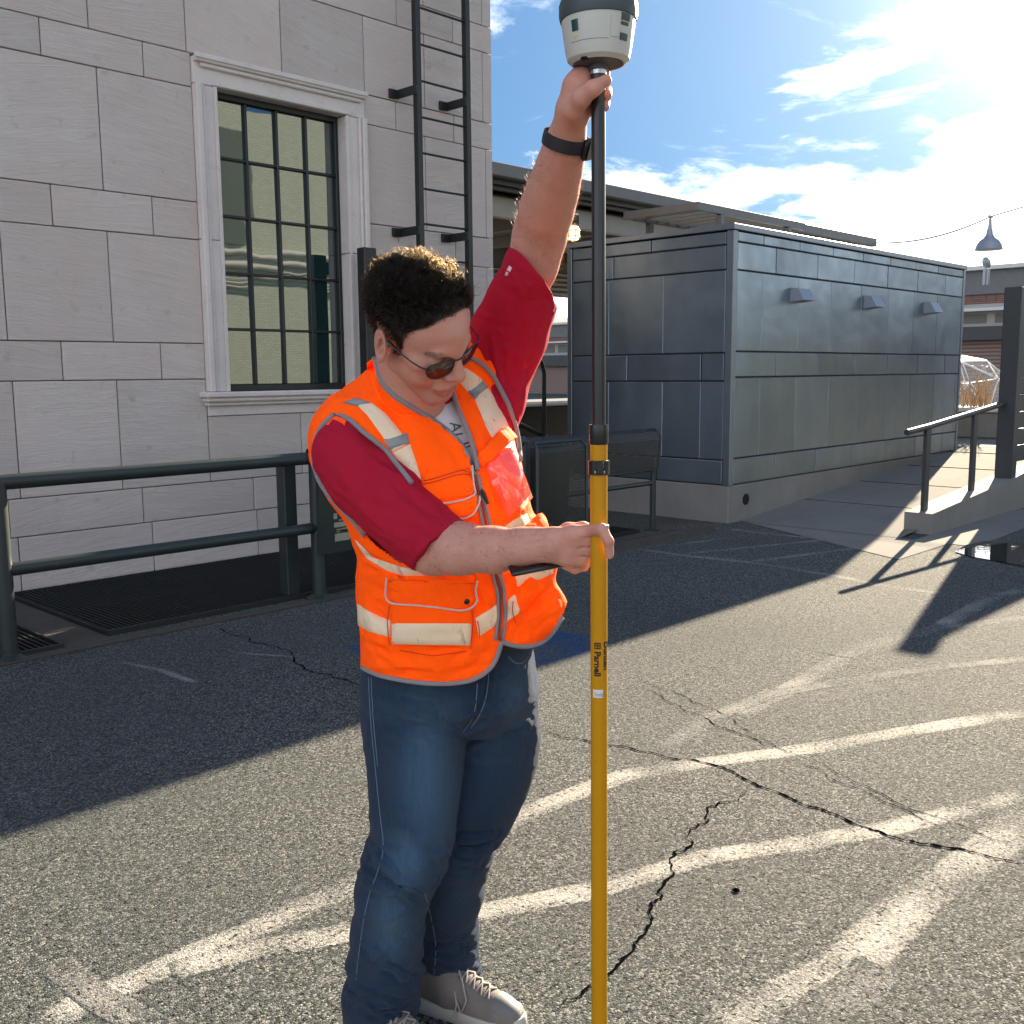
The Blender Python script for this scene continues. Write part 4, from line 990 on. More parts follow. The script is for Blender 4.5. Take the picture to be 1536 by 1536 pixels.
for s in (-1,1):
    ce=mm(s*80,-7,3); M=np.array([[math.cos(s*.35),-math.sin(s*.35),0],[math.sin(s*.35),math.cos(s*.35),0],[0,0,1]]); T_=np.array([[1,0,0],[0,math.cos(.2),math.sin(.2)],[0,-math.sin(.2),math.cos(.2)]]); M=T_@M
    H.ell(ce,mm(8.5,21,34),.006,M=M).ell(ce+mm(s*8.5,4,5),mm(8,13.5,22),.004,'s',M=M)
    H.cone(ce+mm(s*2,4,-14),ce+mm(s*5,10,6),.004,.003,.004).ell(ce+mm(s*1,5,-25),mm(6,8,9),.005).cone(ce+mm(s*2,-4,-12),ce+mm(s*4,-2,18),.0032,.003,.004)
hv,hf=H.mesh(1)
# vertex tints in the head frame
def blob(V,c,r,soft=.5): 
    d=np.linalg.norm((V-mm(*c))/mm(*r),axis=1); return np.clip((1-d)/soft,0,1)
tone=np.zeros(len(hv)); 
lipd=np.minimum(seg_dist(hv,np.array([mm(-23,88,-58),mm(-8,102,-55),mm(8,102,-55),mm(23,88,-58)])),seg_dist(hv,np.array([mm(-20,88,-62),mm(-8,102,-66),mm(8,102,-66),mm(20,88,-62)])))
tone=np.maximum(tone,.75*np.clip((.0085-lipd)/.003,0,1))
for s in (-1,1): tone=np.maximum(tone,.28*blob(hv,(s*38,74,-22),(24,24,20),1)); tone=np.maximum(tone,.45*blob(hv,(s*80,-6,4),(14,24,36),.8))
tone=np.maximum(tone,.30*blob(hv,(0,112,-18),(18,18,14),1))
brow=np.minimum(seg_dist(hv,np.array([mm(-50,74,30),mm(-34,88,35),mm(-14,93,30)])),seg_dist(hv,np.array([mm(50,74,30),mm(34,88,35),mm(14,93,30)])))
stub=np.clip((-.038-hv[:,2])/.03,0,1)*np.clip((hv[:,1]+.01)/.03,0,1)*(lipd>.009)*.65
stub=np.maximum(stub,1.6*np.clip((.0075-brow)/.003,0,1))
def hair_amount(p,raw=False):
    L,Fd,Z=p[:,0],p[:,1],p[:,2]; aL=np.abs(L)
    fr=np.interp(Z,[-.06,-.03,-.008,.03,.055,.075,.095,.12],[-.045,-.030,.026,.036,.046,.062,.074,.10])-np.clip((aL-.045)/.03,0,1)*np.interp(Z,[.03,.07,.1],[0.0,.012,.0])
    ear=(np.linalg.norm(np.stack([(Fd+.010)/.032,(Z-.000)/.046],1),axis=1)<1)&(aL>.058)
    if raw: return fr-Fd
    return np.where((Z>-.075)&~ear,np.clip((fr-Fd)/.006,0,1),0)
scalp=hair_amount(hv)*(hv[:,2]>-.07)
# neck + shoulders + arms in world space; one skin mesh
hvw=hw(hv)
NB=A(622,640,2.12)
Nk=Vol(NB-np.array([.14,.16,.10]),NB+np.array([.15,.14,.16]),.0035)
Nk.cone(hw(mm(0,-28,-10)),NB,.060,.068,.02).cone(hw(mm(0,10,-50)),NB+np.array([.01,-.02,.03]),.045,.052,.02)
nv,nf=Nk.mesh(2)
# image-right arm, raised
Y1=2.20
LA=Vol((-.10,1.62,1.40),(.26,2.36,2.14),.0028)
sh=A(752,520,2.22); el=A(800,395,2.06); wr_=A(851,205,1.835)
LA.chain([(sh,.060),(A(775,460,2.14),.054),(el,.044)],.02).chain([(el,.0445),(A(810,352,2.03),.0468),(A(820,315,1.975),.0455),(A(830,282,1.93),.0415),(A(840,248,1.885),.0355),(A(848,218,1.845),.0300),(A(852,196,1.82),.0275)],.03)
LA.ell(A(793,405,2.08),(.040,.040,.045),.02)
LA.chain([(A(853,196,1.82),.027),(A(860,165,1.785),.028),(A(868,130,1.772),.025),(A(874,112,1.772),.018)],.012)
LA.chain([(A(853,186,1.80),.015),(A(860,165,1.758),.0165),(A(872,147,1.732),.0145),(A(889,133,1.716),.0120),(A(909,121,1.722),.0098)],.009)
LA.ell(A(848,183,1.80),(.015,.018,.020),.012)
for p0,p1,p2,p3,r in ((( 874,112,1.776),(893,104,1.795),(905,105,1.782),(908,112,1.762),.0092),((872,126,1.79),(894,133,1.800),(909,137,1.780),(910,143,1.750),.0098),((868,140,1.79),(892,151,1.797),(906,155,1.778),(907,160,1.752),.0092),((864,152,1.79),(886,164,1.795),(897,168,1.782),(900,171,1.768),.0078)):
    LA.chain([(A(*p0),r*1.25),(A(*p1),r*1.1),(A(*p2),r),(A(*p3),r*.92)],.005)
lv,lf=LA.mesh(2)
# image-left arm, reaching to the pole
RA=Vol((-.42,1.62,1.02),(.26,2.22,1.62),.0028)
rs=A(520,690,2.10); re=A(652,822,1.93); rw=A(806,817,1.80)
RA.chain([(rs,.065),(A(585,760,2.02),.060),(re,.050)],.02).chain([(re,.050),(A(690,823,1.89),.047),(A(740,825,1.845),.040),(A(785,820,1.81),.0315),(rw,.0285)],.02)
RA.chain([(rw,.0285),(A(830,815,1.785),.029)],.012)
KN=[((884,797,1.752),.0125),((886,813,1.760),.0118),((882,828,1.768),.0115),((874,841,1.775),.0105)]
for (k_,r),w_ in zip(KN,((820,808,1.785),(818,815,1.79),(816,822,1.79),(814,828,1.792))): RA.chain([(A(*w_),.0165),(A((w_[0]*.4+k_[0]*.6),(w_[1]*.4+k_[1]*.6),(w_[2]*.4+k_[2]*.6)),.0150),(A(*k_),r)],.010)
RA.ell(A(852,824,1.79),(.030,.022,.024),.012)
RA.chain([(A(884,796,1.752),.0118),(A(903,794,1.722),.0102),(A(913,812,1.715),.0088),(A(914.5,833,1.722),.0074)],.004)
for k_,p1,p2,p3,r in (((886,813,1.760),(892,819,1.782),(880,832,1.806),(862,834,1.808),.0098),((882,828,1.768),(887,836,1.790),(874,845,1.808),(856,842,1.806),.0095),((874,841,1.775),(876,850,1.792),(862,854,1.806),(846,848,1.80),.0085)):
    RA.chain([(A(*k_),r*1.1),(A(*p1),r*1.02),(A(*p2),r),(A(*p3),r*.9)],.004)
RA.chain([(A(832,806,1.80),.015),(A(852,795,1.822),.013),(A(875,792,1.826),.011),(A(892,800,1.812),.0095)],.008)
rv,rf=RA.mesh(2)
def crease(V,F,pts,depth,w):
    N=vnormals(V,F); P=np.array([A(*p) for p in pts]); d=seg_dist(V,P); return V-N*(depth*np.exp(-(d/w)**2))[:,None]
for pts in ([(893,797,1.74),(890,812,1.745),(888,822,1.75)],[(892,820,1.755),(880,823,1.752),(868,822,1.757)],[(888,834,1.765),(876,836,1.76),(864,834,1.765)],[(896,806,1.742),(884,807,1.745),(872,804,1.75)]): rv=crease(rv,rf,pts,.0032,.0028)
V=np.concatenate([hvw,nv,lv,rv]); o1=len(hvw); o2=o1+len(nv); o3=o2+len(lv); F=np.concatenate([hf,nf+o1,lf+o2,rf+o3])
body=link('body',np_mesh('body',V,F),MAT['skin'],man,None,'world')
def vattr(o,name,a):
    x=o.data.attributes.new(name,'FLOAT','POINT'); x.data.foreach_set('value',np.asarray(a,np.float32))
pad=lambda a:np.concatenate([a,np.zeros(len(V)-len(a))])
tz=pad(tone); px_,py_=proj(V)
for c_,r_ in (((886,798),14),((886,815),10),((880,830),10),((913,815),14),((908,122),12),((908,145),12)): tz=np.maximum(tz,.35*np.clip(1-np.hypot(px_-c_[0],py_-c_[1])/r_,0,1)*(np.arange(len(V))>=o2))
vattr(body,'tone',tz); vattr(body,'stubble',pad(stub)); vattr(body,'scalp',pad(scalp))
for (p,nx,w_) in ((((914.5,831),0,.0055)),):
    pass
SK=Surf(V,F)

# ------------------------------------------------------------------ hair: curled locks rooted on the scalp
hb=BVHTree.FromPolygons([tuple(v) for v in hv],[tuple(f) for f in hf]); hr_=np.random.default_rng(11)
roots=[]
while len(roots)<1700:
    d=hr_.normal(size=3); d/=np.linalg.norm(d)
    h=hb.ray_cast(Vector((0,-.005,.045)),Vector(d))
    if h[0] is None: continue
    # outermost hit only
    q=Vector((0,-.005,.045))+Vector(d)*.25; h=hb.ray_cast(q,-Vector(d))
    if h[0] is None: continue
    p=np.array(h[0])
    if hair_amount(p[None])[0]<.5 or p[2]<-.072: continue
    roots.append((p,np.array(h[1])))
HVt=[];HF=[]
def add_strand(P,r):
    b=len(HVt); n=len(P)
    for i in range(n):
        t=P[min(i+1,n-1)]-P[max(i-1,0)]; t=t/(np.linalg.norm(t)+1e-9); a=np.cross(t,(.3,.5,.81)); a/=np.linalg.norm(a)+1e-9; c=np.cross(t,a); rr=r*(1-.75*(i/(n-1))**2)
        for k in range(3): an=2.094*k; HVt.append(P[i]+(a*math.cos(an)+c*math.sin(an))*rr)
    for i in range(n-1):
        for k in range(3): HF.append((b+i*3+k,b+i*3+(k+1)%3,b+(i+1)*3+(k+1)%3,b+(i+1)*3+k))
for p,nn in roots:
    top=np.clip((p[2]-.045)/.06,0,1); front=np.clip((p[1]-.0)/.07,0,1)
    Ln=hr_.uniform(.009,.015)+top*hr_.uniform(.004,.019)*(.55+.75*np.clip((p[1]+.03)/.08,0,1))
    ed_=hair_amount(p[None],True)[0]; ef=float(np.clip(.38+ed_/.030,.38,1)); Ln*=ef
    grow=nn*(.30+.55*top*ef)+np.array([0,-.55*(1-.4*top)-.45*front-.5*(1-ef),-.30*(1-top)+.25*top+.35*(1-ef)*front])+hr_.normal(size=3)*.28
    grow/=np.linalg.norm(grow); a=np.cross(grow,hr_.normal(size=3)); a/=np.linalg.norm(a); b=np.cross(grow,a)
    turns=hr_.uniform(.8,1.6)*(1 if hr_.random()<.5 else -1); R=hr_.uniform(.0030,.0078)*(.45+.6*top); ph=hr_.uniform(0,6.28)
    for s in range(8):
        off=hr_.normal(size=3)*.0022; l=Ln*hr_.uniform(.75,1.15); P=[]; j1,j2=hr_.normal()*.25,hr_.uniform(.8,1.2)
        fly=hr_.random()<.06
        for i in range(8):
            t=i/7; e=ph+turns*6.28*t+j1; cr=R*j2*t**.7*(1.5 if fly else 1)
            P.append(p+off*(1+.6*t)-nn*.002+grow*l*t*(1.3 if fly else 1)+(a*(math.cos(e)-math.cos(ph))+b*(math.sin(e)-math.sin(ph)))*cr+np.array([0,0,-.006*t*t*(1-top)]))
        add_strand(np.array(P),hr_.uniform(.00035,.0006))
HVw=hw(np.array(HVt)); link('hair',np_mesh('hair',HVw,HF,180),MAT['hair'],man,None,'world')['label']='curly dark brown hair glowing where the sun catches it'
# fine hair on the forearms
AV=[];AF=[]; HVt,HF=AV,AF
for (vv,ff,n_,lo_,hi_) in ((lv,lf,900,(770,230),(872,430)),(rv,rf,1000,(640,770),(830,862))):
    nn_=vnormals(vv,ff); x_,y_=proj(vv); c_=np.where((x_>lo_[0])&(x_<hi_[0])&(y_>lo_[1])&(y_<hi_[1]))[0]
    ax_=(wr_-el) if vv is lv else (rw-re); ax_=ax_/np.linalg.norm(ax_)
    for i in hr_.choice(c_,n_):
        g=nn_[i]*hr_.uniform(.35,.9)+ax_*hr_.uniform(.2,.9)+hr_.normal(size=3)*.2; g/=np.linalg.norm(g); l=hr_.uniform(.006,.013)
        add_strand(np.array([vv[i],vv[i]+g*l*.55,vv[i]+g*l+ax_*l*.2]),.00020)
link('arm_hair',np_mesh('arm_hair',np.array(AV),AF,180),MAT['arm_hair'],man,None,'world')

# ------------------------------------------------------------------ sunglasses
gl=bpy.data.objects.new('sunglasses',None); COL.objects.link(gl); gl.parent=man
def hfix(o): return o
def hmesh(mb,name,mat,parent,smooth=60):
    mb.v=[tuple(q) for q in hw(np.array([tuple(v) for v in mb.v]))]
    o=mb.build(name,mat,None,smooth,'world',fix=True); o.parent=parent; o.matrix_parent_inverse=Matrix.Translation(-man.location) if parent.type=='EMPTY' else Matrix(); return o
fr_=MB()
for s in (-1,1):
    pts=[]; 
    outl=[(9,20),(20,24),(40,24),(58,20),(63,10),(58,-4),(46,-14),(30,-16),(16,-10),(10,2)]
    lens=smooth_pts(outl+[outl[0]],2)
    def on(x,z): return mm(s*x,104-.0038*x*x-abs(z-8)*.10,z)
    fr_.tube([on(x,z) for x,z in lens],.0013,6)
    m=MB(); c=on(35,4); ring=[on(x,z) for x,z in lens[:-1]]; m.add([c]+ring,[(0,1+i,1+(i+1)%len(ring)) for i in range(len(ring))]); m.add([c-mm(0,1.6,0)]+[q-mm(0,1.6,0) for q in ring],[(0,1+(i+1)%len(ring),1+i) for i in range(len(ring))])
    hmesh(m,'lens',MAT['lens'],gl)
    fr_.tube([on(62,14),mm(s*70,80,17),mm(s*74,60,17),mm(s*78,20,19),mm(s*80,-2,24),mm(s*79,-18,12)],.0014,6)
fr_.tube([mm(-10,103,18),mm(-4,107,21),mm(4,107,21),mm(10,103,18)],.0014,6)
hmesh(fr_,'frame',MAT['black_plastic'],gl)

# ------------------------------------------------------------------ tee shirt, sleeves
def row(py,xl,xr,Yc,b,yaw=0.0):
    l,r=A(xl,py,Yc),A(xr,py,Yc); return (l[2],(l[0]+r[0])/2,Yc,(r[0]-l[0])/2,b,yaw)
trunk=[row(600,512,752,2.13,.085,.22),row(625,492,764,2.13,.11,.22),row(655,476,772,2.13,.13,.22),row(690,470,782,2.13,.142,.2),row(730,484,790,2.14,.15,.2),row(780,516,800,2.15,.155,.18),row(830,534,812,2.16,.158,.15),row(880,536,824,2.17,.162,.12),row(940,538,828,2.18,.165,.1),row(1000,541,815,2.19,.160,.1),row(1040,545,808,2.20,.155,.1)]
def trunk_vol(h,inset):
    T=Vol((-.52,1.83,1.10-.26),(.18,2.52,1.76),h)
    T.loft([(z,cx,cy,a-inset,b-inset,yw) for z,cx,cy,a,b,yw in trunk],.02,n=2.3)
    T.cone(A(512,648,2.12),A(600,590,2.12),.062-inset,.062-inset,.05).cone(A(600,595,2.13),A(735,545,2.17),.07-inset,.066-inset,.05)
    T.ell(A(690,760,2.06),(.13-inset,.10-inset,.15-inset),.05)
    if inset==0: T.ell(A(822,915,2.12),(.040,.06,.055),.03).ell(A(800,830,2.12),(.05-inset*.6,.07-inset,.07-inset),.03)
    return T
T=trunk_vol(.005,.021); tv,tf=T.mesh(3); px_,py_=proj(tv[tf].mean(1))
hem=[(400,985),(539,998),(556,1008),(580,1016),(620,1023),(660,1026),(700,1023),(722,1014),(738,1000),(747,982),(752,962),(762,966),(780,970),(800,969),(818,960),(832,945),(843,925),(850,905),(853,880),(960,870)]
keep=py_<np.interp(px_,[p[0] for p in hem],[p[1] for p in hem])-2
tf=tf[keep]; px_,py_=px_[keep],py_[keep]; red=(px_<np.interp(py_,[560,640,760,860],[600,612,660,560]))|(px_>np.interp(py_,[540,600,700,760],[700,742,790,900]))
shirt=link('shirt',np_mesh('shirt',tv,tf),[MAT['white_knit'],MAT['red_knit']],man,None,'world'); shirt.data.polygons.foreach_set('material_index',red.astype(np.int32)); shirt['label']='white tee body with red raglan sleeves and grey chest letters'
TS=Surf(tv,tf)
def sleeve(cones,cut,name,folds,h=.0035):
    P=np.array([c[0] for ch in cones for c in ch]); S=Vol(P.min(0)-.11,P.max(0)+.11,h)
    for ch in cones: S.chain(ch,.03)
    for p,n in cut: S.half(p,n,.003)
    v,f=S.mesh(2); sf=Surf(v,f)
    for pts,amp,w in folds: sf.fold(pts,amp,w,.45)
    jr_=random.Random(len(folds)+3); sx,sy=proj(v); 
    for _ in range(16):
        i_=jr_.randrange(len(v)); l_=jr_.uniform(20,50); an_=jr_.uniform(.2,1.0)
        sf.fold([(sx[i_]-l_*math.cos(an_)/2,sy[i_]-l_*math.sin(an_)/2),(sx[i_]+l_*math.cos(an_)/2,sy[i_]+l_*math.sin(an_)/2)],jr_.choice((1,-1))*jr_.uniform(.0012,.003),.0068,.5)
    sf.refresh(); return sf
r1,r2=A(682,783,1.91),A(640,860,1.94); ax=(re-rs)/np.linalg.norm(re-rs)
cutc=(A(676,786,1.90)+A(640,859,1.93))/2
RS=sleeve([[(A(532,680,2.08),.082),(A(552,715,2.04),.078),(A(590,757,1.99),.070),(A(625,792,1.95),.064),(A(662,822,1.915),.059),(A(690,838,1.89),.057)],[(A(532,680,2.08),.078),(A(590,640,2.10),.060)]],
   [(cutc,np.array(A(680,856,1.90))-np.array(A(640,790,1.94))+np.array([.02,0,.0]))],'sleeve',
   [([(520,650),(570,700),(600,750)],.003,.010),([(545,690),(600,715),(650,760)],.005,.009),([(560,740),(610,760),(650,790)],.004,.010),([(600,790),(630,800),(660,830)],-.004,.008),([(500,690),(540,760),(600,820)],.003,.012)])
o=link('sleeve',np_mesh('sleeve',RS.V,RS.F),MAT['red_knit'],shirt,None,'world'); o['label']='red sleeve of the lowered arm'
_t1=A(836,442,2.0)-A(764,377,2.07); _nc=np.cross(_t1,np.array(_f)); _nc=_nc if _nc@(A(850,300,1.95)-A(790,430,2.08))>0 else -_nc
LS=sleeve([[(A(742,540,2.20),.082),(A(764,500,2.16),.076),(A(783,452,2.11),.066),(A(803,400,2.05),.056),(A(818,360,2.01),.054)],[(A(750,540,2.19),.074),(A(748,600,2.17),.052),(A(745,650,2.15),.04)],[(A(735,545,2.2),.07),(A(690,548,2.16),.05)]],
   [((A(836,442,2.0)+A(764,377,2.07))/2,_nc)],'sleeve',
   [([(735,490),(745,550),(760,600)],.003,.007),([(722,510),(733,560),(745,610)],.0025,.006),([(800,460),(785,540),(775,600)],.003,.008),([(770,440),(776,500),(772,560)],-.0025,.009),([(790,430),(770,470),(735,500)],.002,.008)])
o=link('sleeve',np_mesh('sleeve',LS.V,LS.F),MAT['red_knit'],shirt,None,'world'); o['label']='red sleeve of the raised arm'
def word(body,size,name,mat,parent,sf,org,ex,ey,off=.0012,extr=0.0):
    """flat lettering laid on a surface: org is the photo pixel of the baseline start, ex/ey pixel vectors of one text unit"""
    c=bpy.data.curves.new('t','FONT'); c.body=body; c.size=size; c.resolution_u=3; ob=bpy.data.objects.new('t',c); COL.objects.link(ob); bpy.context.view_layer.update()
    me=bpy.data.meshes.new_from_object(ob.evaluated_get(bpy.context.evaluated_depsgraph_get())); bpy.data.objects.remove(ob)
    bm=bmesh.new(); bm.from_mesh(me); bmesh.ops.triangulate(bm,faces=bm.faces); bmesh.ops.subdivide_edges(bm,edges=[e for e in bm.edges if e.calc_length()>size*.25],cuts=2); bmesh.ops.triangulate(bm,faces=bm.faces)
    for v in bm.verts:
        q=(org[0]+v.co.x*ex[0]+v.co.y*ey[0],org[1]+v.co.x*ex[1]+v.co.y*ey[1]); p,n=sf.hit(*q); v.co=p+n*off
    bm.to_mesh(me); bm.free(); me.materials.clear(); return link(name,me,mat,parent,None,'world')
MAT['print_grey']=simple('grey_print',(.10,.11,.12),.8); MAT['print_red']=simple('red_print',(.34,.02,.05),.8); MAT['print_pink']=simple('pale_print',(.75,.55,.60),.8)
word('AL',1,'lettering',MAT['print_grey'],shirt,TS,(674,634),(4,25),(24,-4),.0015); word('II',1,'lettering',MAT['print_red'],shirt,TS,(694,664),(8,22),(18,-6),.0015)
ribbon(LS,[(760,405),(765,408)],[(764,398),(768,402)],.0012,'sleeve_print',MAT['print_pink'],shirt,4,4); ribbon(LS,[(757,413),(761,414)],[(759,407),(763,409)],.0012,'sleeve_print',MAT['print_pink'],shirt,4,4)
# collar band
cord(TS,smooth_pts([(566,574),(585,592),(612,604),(640,608),(668,602),(690,590)],2),.0085,'collar_band',MAT['red_knit'],shirt,.002)

# ------------------------------------------------------------------ safety vest
T=trunk_vol(.0042,0.0); vv,vf=T.mesh(3); VS=Surf(vv,vf)
for pts,amp,w in (([(560,1000),(640,1000),(700,985),(720,965)],.006,.012),([(600,1010),(660,1000),(710,975)],-.004,.008),([(545,900),(570,960),(600,1000)],.004,.012),([(725,760),(745,840),(757,900),(750,960)],.006,.012),([(770,800),(800,830),(825,850)],.007,.010),([(765,900),(790,930),(830,905)],.008,.012),([(780,950),(800,900),(815,850)],-.007,.010),([(560,600),(590,640),(620,700)],.003,.008),([(700,680),(735,730),(760,790)],.004,.010),([(790,700),(805,770),(815,800)],.006,.009),([(640,950),(690,945),(715,930)],-.003,.010),([(548,820),(600,850),(640,858)],.006,.009)): VS.fold(pts,amp,w,.3)
jr=random.Random(9)
for (x0,x1,y0,y1,n_,sl) in ((545,600,880,1000,7,.6),(600,720,975,1010,5,-.15),(715,760,780,960,6,2.5),(765,835,840,950,9,-.7),(560,700,600,700,5,.8),(700,780,600,760,5,1.2),(545,640,830,880,5,.4)):
    for _ in range(n_):
        cx,cy,l=jr.uniform(x0,x1),jr.uniform(y0,y1),jr.uniform(22,60); d_=sl+jr.uniform(-.3,.3); k_=l/2/math.hypot(1,d_)
        VS.fold([(cx-k_,cy-d_*k_),(cx+jr.uniform(-3,3),cy),(cx+k_,cy+d_*k_)],jr.choice((1,-1))*jr.uniform(.0018,.0042),.0068,.5)
VS.N=vnormals(VS.V,VS.F)
def crumple0(V,N,fx,fy,fz,amp,seed): return V+N*np.array([amp*(mnoise.noise(Vector((x*fx+seed,y*fy,z*fz)))-.6*abs(mnoise.noise(Vector((x*fx*1.9+seed,y*fy*1.9,z*fz*1.7+seed))))) for x,y,z in V])[:,None]
VS.V=crumple0(VS.V,VS.N,12,12,7,.010,1.7); VS.refresh()
hem=[(400,985),(539,998),(556,1008),(580,1016),(620,1023),(660,1026),(700,1023),(722,1014),(738,1000),(747,982),(752,962),(762,966),(780,970),(800,969),(818,960),(832,945),(843,925),(850,905),(853,880),(960,870)]
neck=[(566,548),(571,572),(592,594),(619,611),(646,628),(673,648),(693,668),(705,691),(711,712),(716,706),(712,676),(698,640),(685,611),(680,585),(684,560),(700,520),(650,480),(590,500)]
cc=vv=VS.V; cen=cc[vf].mean(1); fx,fy=proj(cen); hy=np.interp(fx,[p[0] for p in hem],[p[1] for p in hem])
frontf=(VS.N[vf].mean(1)@np.array(_f))<.25
kill=(fy>hy)|(in_poly(fx,fy,neck)&(frontf|(cen[:,2]>A(630,575,2.1)[2])))
arm=[(500,620),(527,630),(547,651),(574,671),(601,708),(625,736),(645,770),(650,850),(600,845),(560,815),(536,786),(512,750),(500,715),(500,680),(500,650)]
kill|=in_poly(fx,fy,arm)&frontf
vf2=vf[~kill]
vest=link('safety_vest',np_mesh('safety_vest',vv,vf2),MAT['orange'],man,None,'world'); vest['label']='orange safety vest with pale reflective tape and grey binding'
bm=bmesh.new(); bm.from_mesh(vest.data); bmesh.ops.delete(bm,geom=[v for v in bm.verts if not v.link_faces],context='VERTS'); bm.to_mesh(vest.data); bm.free(); shade(vest.data,180)
OB=MAT['bind']
class Multi(Surf):
    def __init__(s,*L): s.L=L
    def hit(s,px,py,last=None):
        d=ray(px,py).normalized(); best=None
        for q in s.L:
            h=q.bvh.ray_cast(CAM_LOC,d)
            if h[0] is not None and (best is None or h[3]<best[3]): best=h
        if best is None: return s.L[0].hit(px,py,last)
        return best[0],best[1]
VC=Surf(vv,vf2); MS=Multi(VC,RS,LS,TS,SK)
cord(VS,smooth_pts([(544,1001)]+hem[2:11],1),.0052,'binding',OB,vest); cord(VS,smooth_pts(hem[10:17],1),.0052,'binding',OB,vest)
cord(Multi(VC,SK,TS),smooth_pts([(562,535)]+neck[0:9],1),.0058,'binding',OB,vest); cord(VS,smooth_pts([(679,588)]+neck[9:13][::-1],1),.0052,'binding',OB,vest,.003)
# armhole bindings stand clear of the body
def freecord(P,r,name,mat,parent): return MB().tube([tuple(q) for q in smooth_pts([A(*p) for p in P],2)],r,8).build(name,mat,parent,180,'world',fix=False)
cord(VS,smooth_pts([(502,622),(482,640),(472,665),(470.5,692),(479,722),(502,752),(531,781),(548,804)],1),.0052,'binding',OB,vest,.002)
cord(MS,smooth_pts([(501,621),(525,629),(545,648),(572,668),(599,705),(617,727)],1),.0050,'binding',OB,vest,.004)
cord(MS,smooth_pts([(703,536),(724,547),(745,570),(758,597),(769,626),(776,660),(779,690)],1),.0050,'binding',OB,vest,.003)
CL_=Multi(VC,SK); ribbon(CL_,smooth_pts([(561,536),(565,548),(570,572),(591,594),(618,611),(646,628)],1),smooth_pts([(550,545),(552,560),(556,584),(578,610),(606,630),(636,646)],1),.0045,'collar',MAT['orange'],vest,24,6)
# lining seen inside the armhole
ribbon(VS,smooth_pts([(498,622),(479,645),(469,690),(480,728),(505,760),(540,800)],1),smooth_pts([(520,630),(508,660),(504,700),(518,745),(545,775),(560,800)],1),.003,'lining',MAT['orange_in'],vest,20,4)
TP,TG=MAT['tape'],MAT['tape_grey']
def tape(a,b,mat=TP,off=.003,nu=30,nv=6): return ribbon(VS,a,b,off,'reflective_tape',mat,vest,nu,nv)
tape([(535,607),(552,624),(576,658),(589,678)],[(557,604),(579,621),(603,650),(614,665)]); tape([(589,679),(613,712),(633,746),(642,760)],[(615,666),(625,695),(633,722),(637,742)])
ribbon(VS,[(575,659),(586,676)],[(611,649),(615,665)],.0045,'grey_patch',TG,vest,6,8)
ribbon(VS,[(512,604),(536,610)],[(534,597),(558,604)],.0045,'grey_patch',TG,vest,6,8)
tape([(686,570),(701,587),(713,601),(728,638),(745,670),(764,712),(784,765)],[(698,551),(721,567),(731,580),(752,612),(764,635),(779,692),(799,746)])
ribbon(VS,[(701,588),(713,601)],[(723,569),(733,581)],.0045,'grey_patch',TG,vest,6,8)
tape([(530,806),(560,836),(600,850),(640,856),(660,858)],[(550,838),(580,856),(610,866),(640,868),(660,868)])
tape([(757,790),(770,780),(790,770)],[(762,822),(775,812),(800,800)]); tape([(772,860),(800,848),(826,838)],[(777,885),(803,872),(830,860)])
tape([(536,905),(552,916),(570,925),(586,931)],[(537,938),(553,947),(570,952),(586,956)])
tape([(713,927),(735,914),(748,904)],[(718,955),(738,942),(752,930)]); tape([(762,900),(780,884),(788,868)],[(760,932),(778,920),(790,900)])
# pockets
def pocket(a,b,off,name,mat=None,nu=24,nv=16,puff=.006,rnd=.06): return ribbon(VS,a,b,off,name,mat or MAT['orange'],vest,nu,nv,True,puff,rnd)
pk=pocket([(586,880),(712,878)],[(586,968),(708,972)],.007,'lower_pocket')
VP=Surf(*(lambda o:(np.array([tuple(v.co) for v in o.data.vertices]),np.array([tuple(p.vertices) for p in o.data.polygons])))(pk))
o=ribbon(VP,[(588,935),(707,935)],[(588,966),(706,968)],.0045,'reflective_tape',TP,vest,24,6)
fl=pocket([(584,862),(714,860)],[(586,901),(650,906),(690,912),(713,907)],.014,'pocket_flap',puff=.003,rnd=.10)
cord(VS,smooth_pts([(585,864),(586,897),(592,902),(650,907),(692,913),(708,911),(714,902),(715,864)],1),.0022,'piping',MAT['silver'],vest,.0155)
MB().lathe([(.0065,-.001),(.0065,.0025),(.005,.004),(.001,.0042)],(0,0,0),14).build('snap',MAT['black_plastic'],vest,60,'world').matrix_local=Matrix.Translation(VS.hit(698,898)[0]+VS.hit(698,898)[1]*.0135)@VS.hit(698,898)[1].to_track_quat('Z','Y').to_matrix().to_4x4()
pocket([(634,735),(640,760),(655,776)],[(708,722),(715,752),(716,778)],.005,'chest_pocket',puff=.005)
pocket([(632,714),(634,742),(640,755)],[(704,701),(712,728),(713,742)],.012,'pocket_flap',puff=.003,rnd=.08)
cord(VS,smooth_pts([(634,740),(642,755),(660,756),(690,751),(708,746),(714,738),(706,703)],1),.0020,'piping',MAT['silver'],vest,.0145)
pocket([(671,757),(674,770),(684,777)],[(714,744),(717,760),(712,770)],.013,'pocket_flap',puff=.003,rnd=.12)
cord(VS,smooth_pts([(671,760),(676,772),(690,778),(706,773),(716,762),(716,748)],1),.0018,'piping',MAT['silver'],vest,.0165)
pocket([(723,692),(742,735),(762,778)],[(764,668),(778,705),(792,740)],.010,'clear_pocket',MAT['vinyl_pocket'],20,14,.008,.05)
pocket([(711,690),(724,704)],[(752,640),(770,660)],.016,'pocket_flap',None,14,20,.004,.12)
pocket([(782,790),(790,825)],[(810,770),(822,800)],.008,'side_pocket',None,12,12,.010,.15)
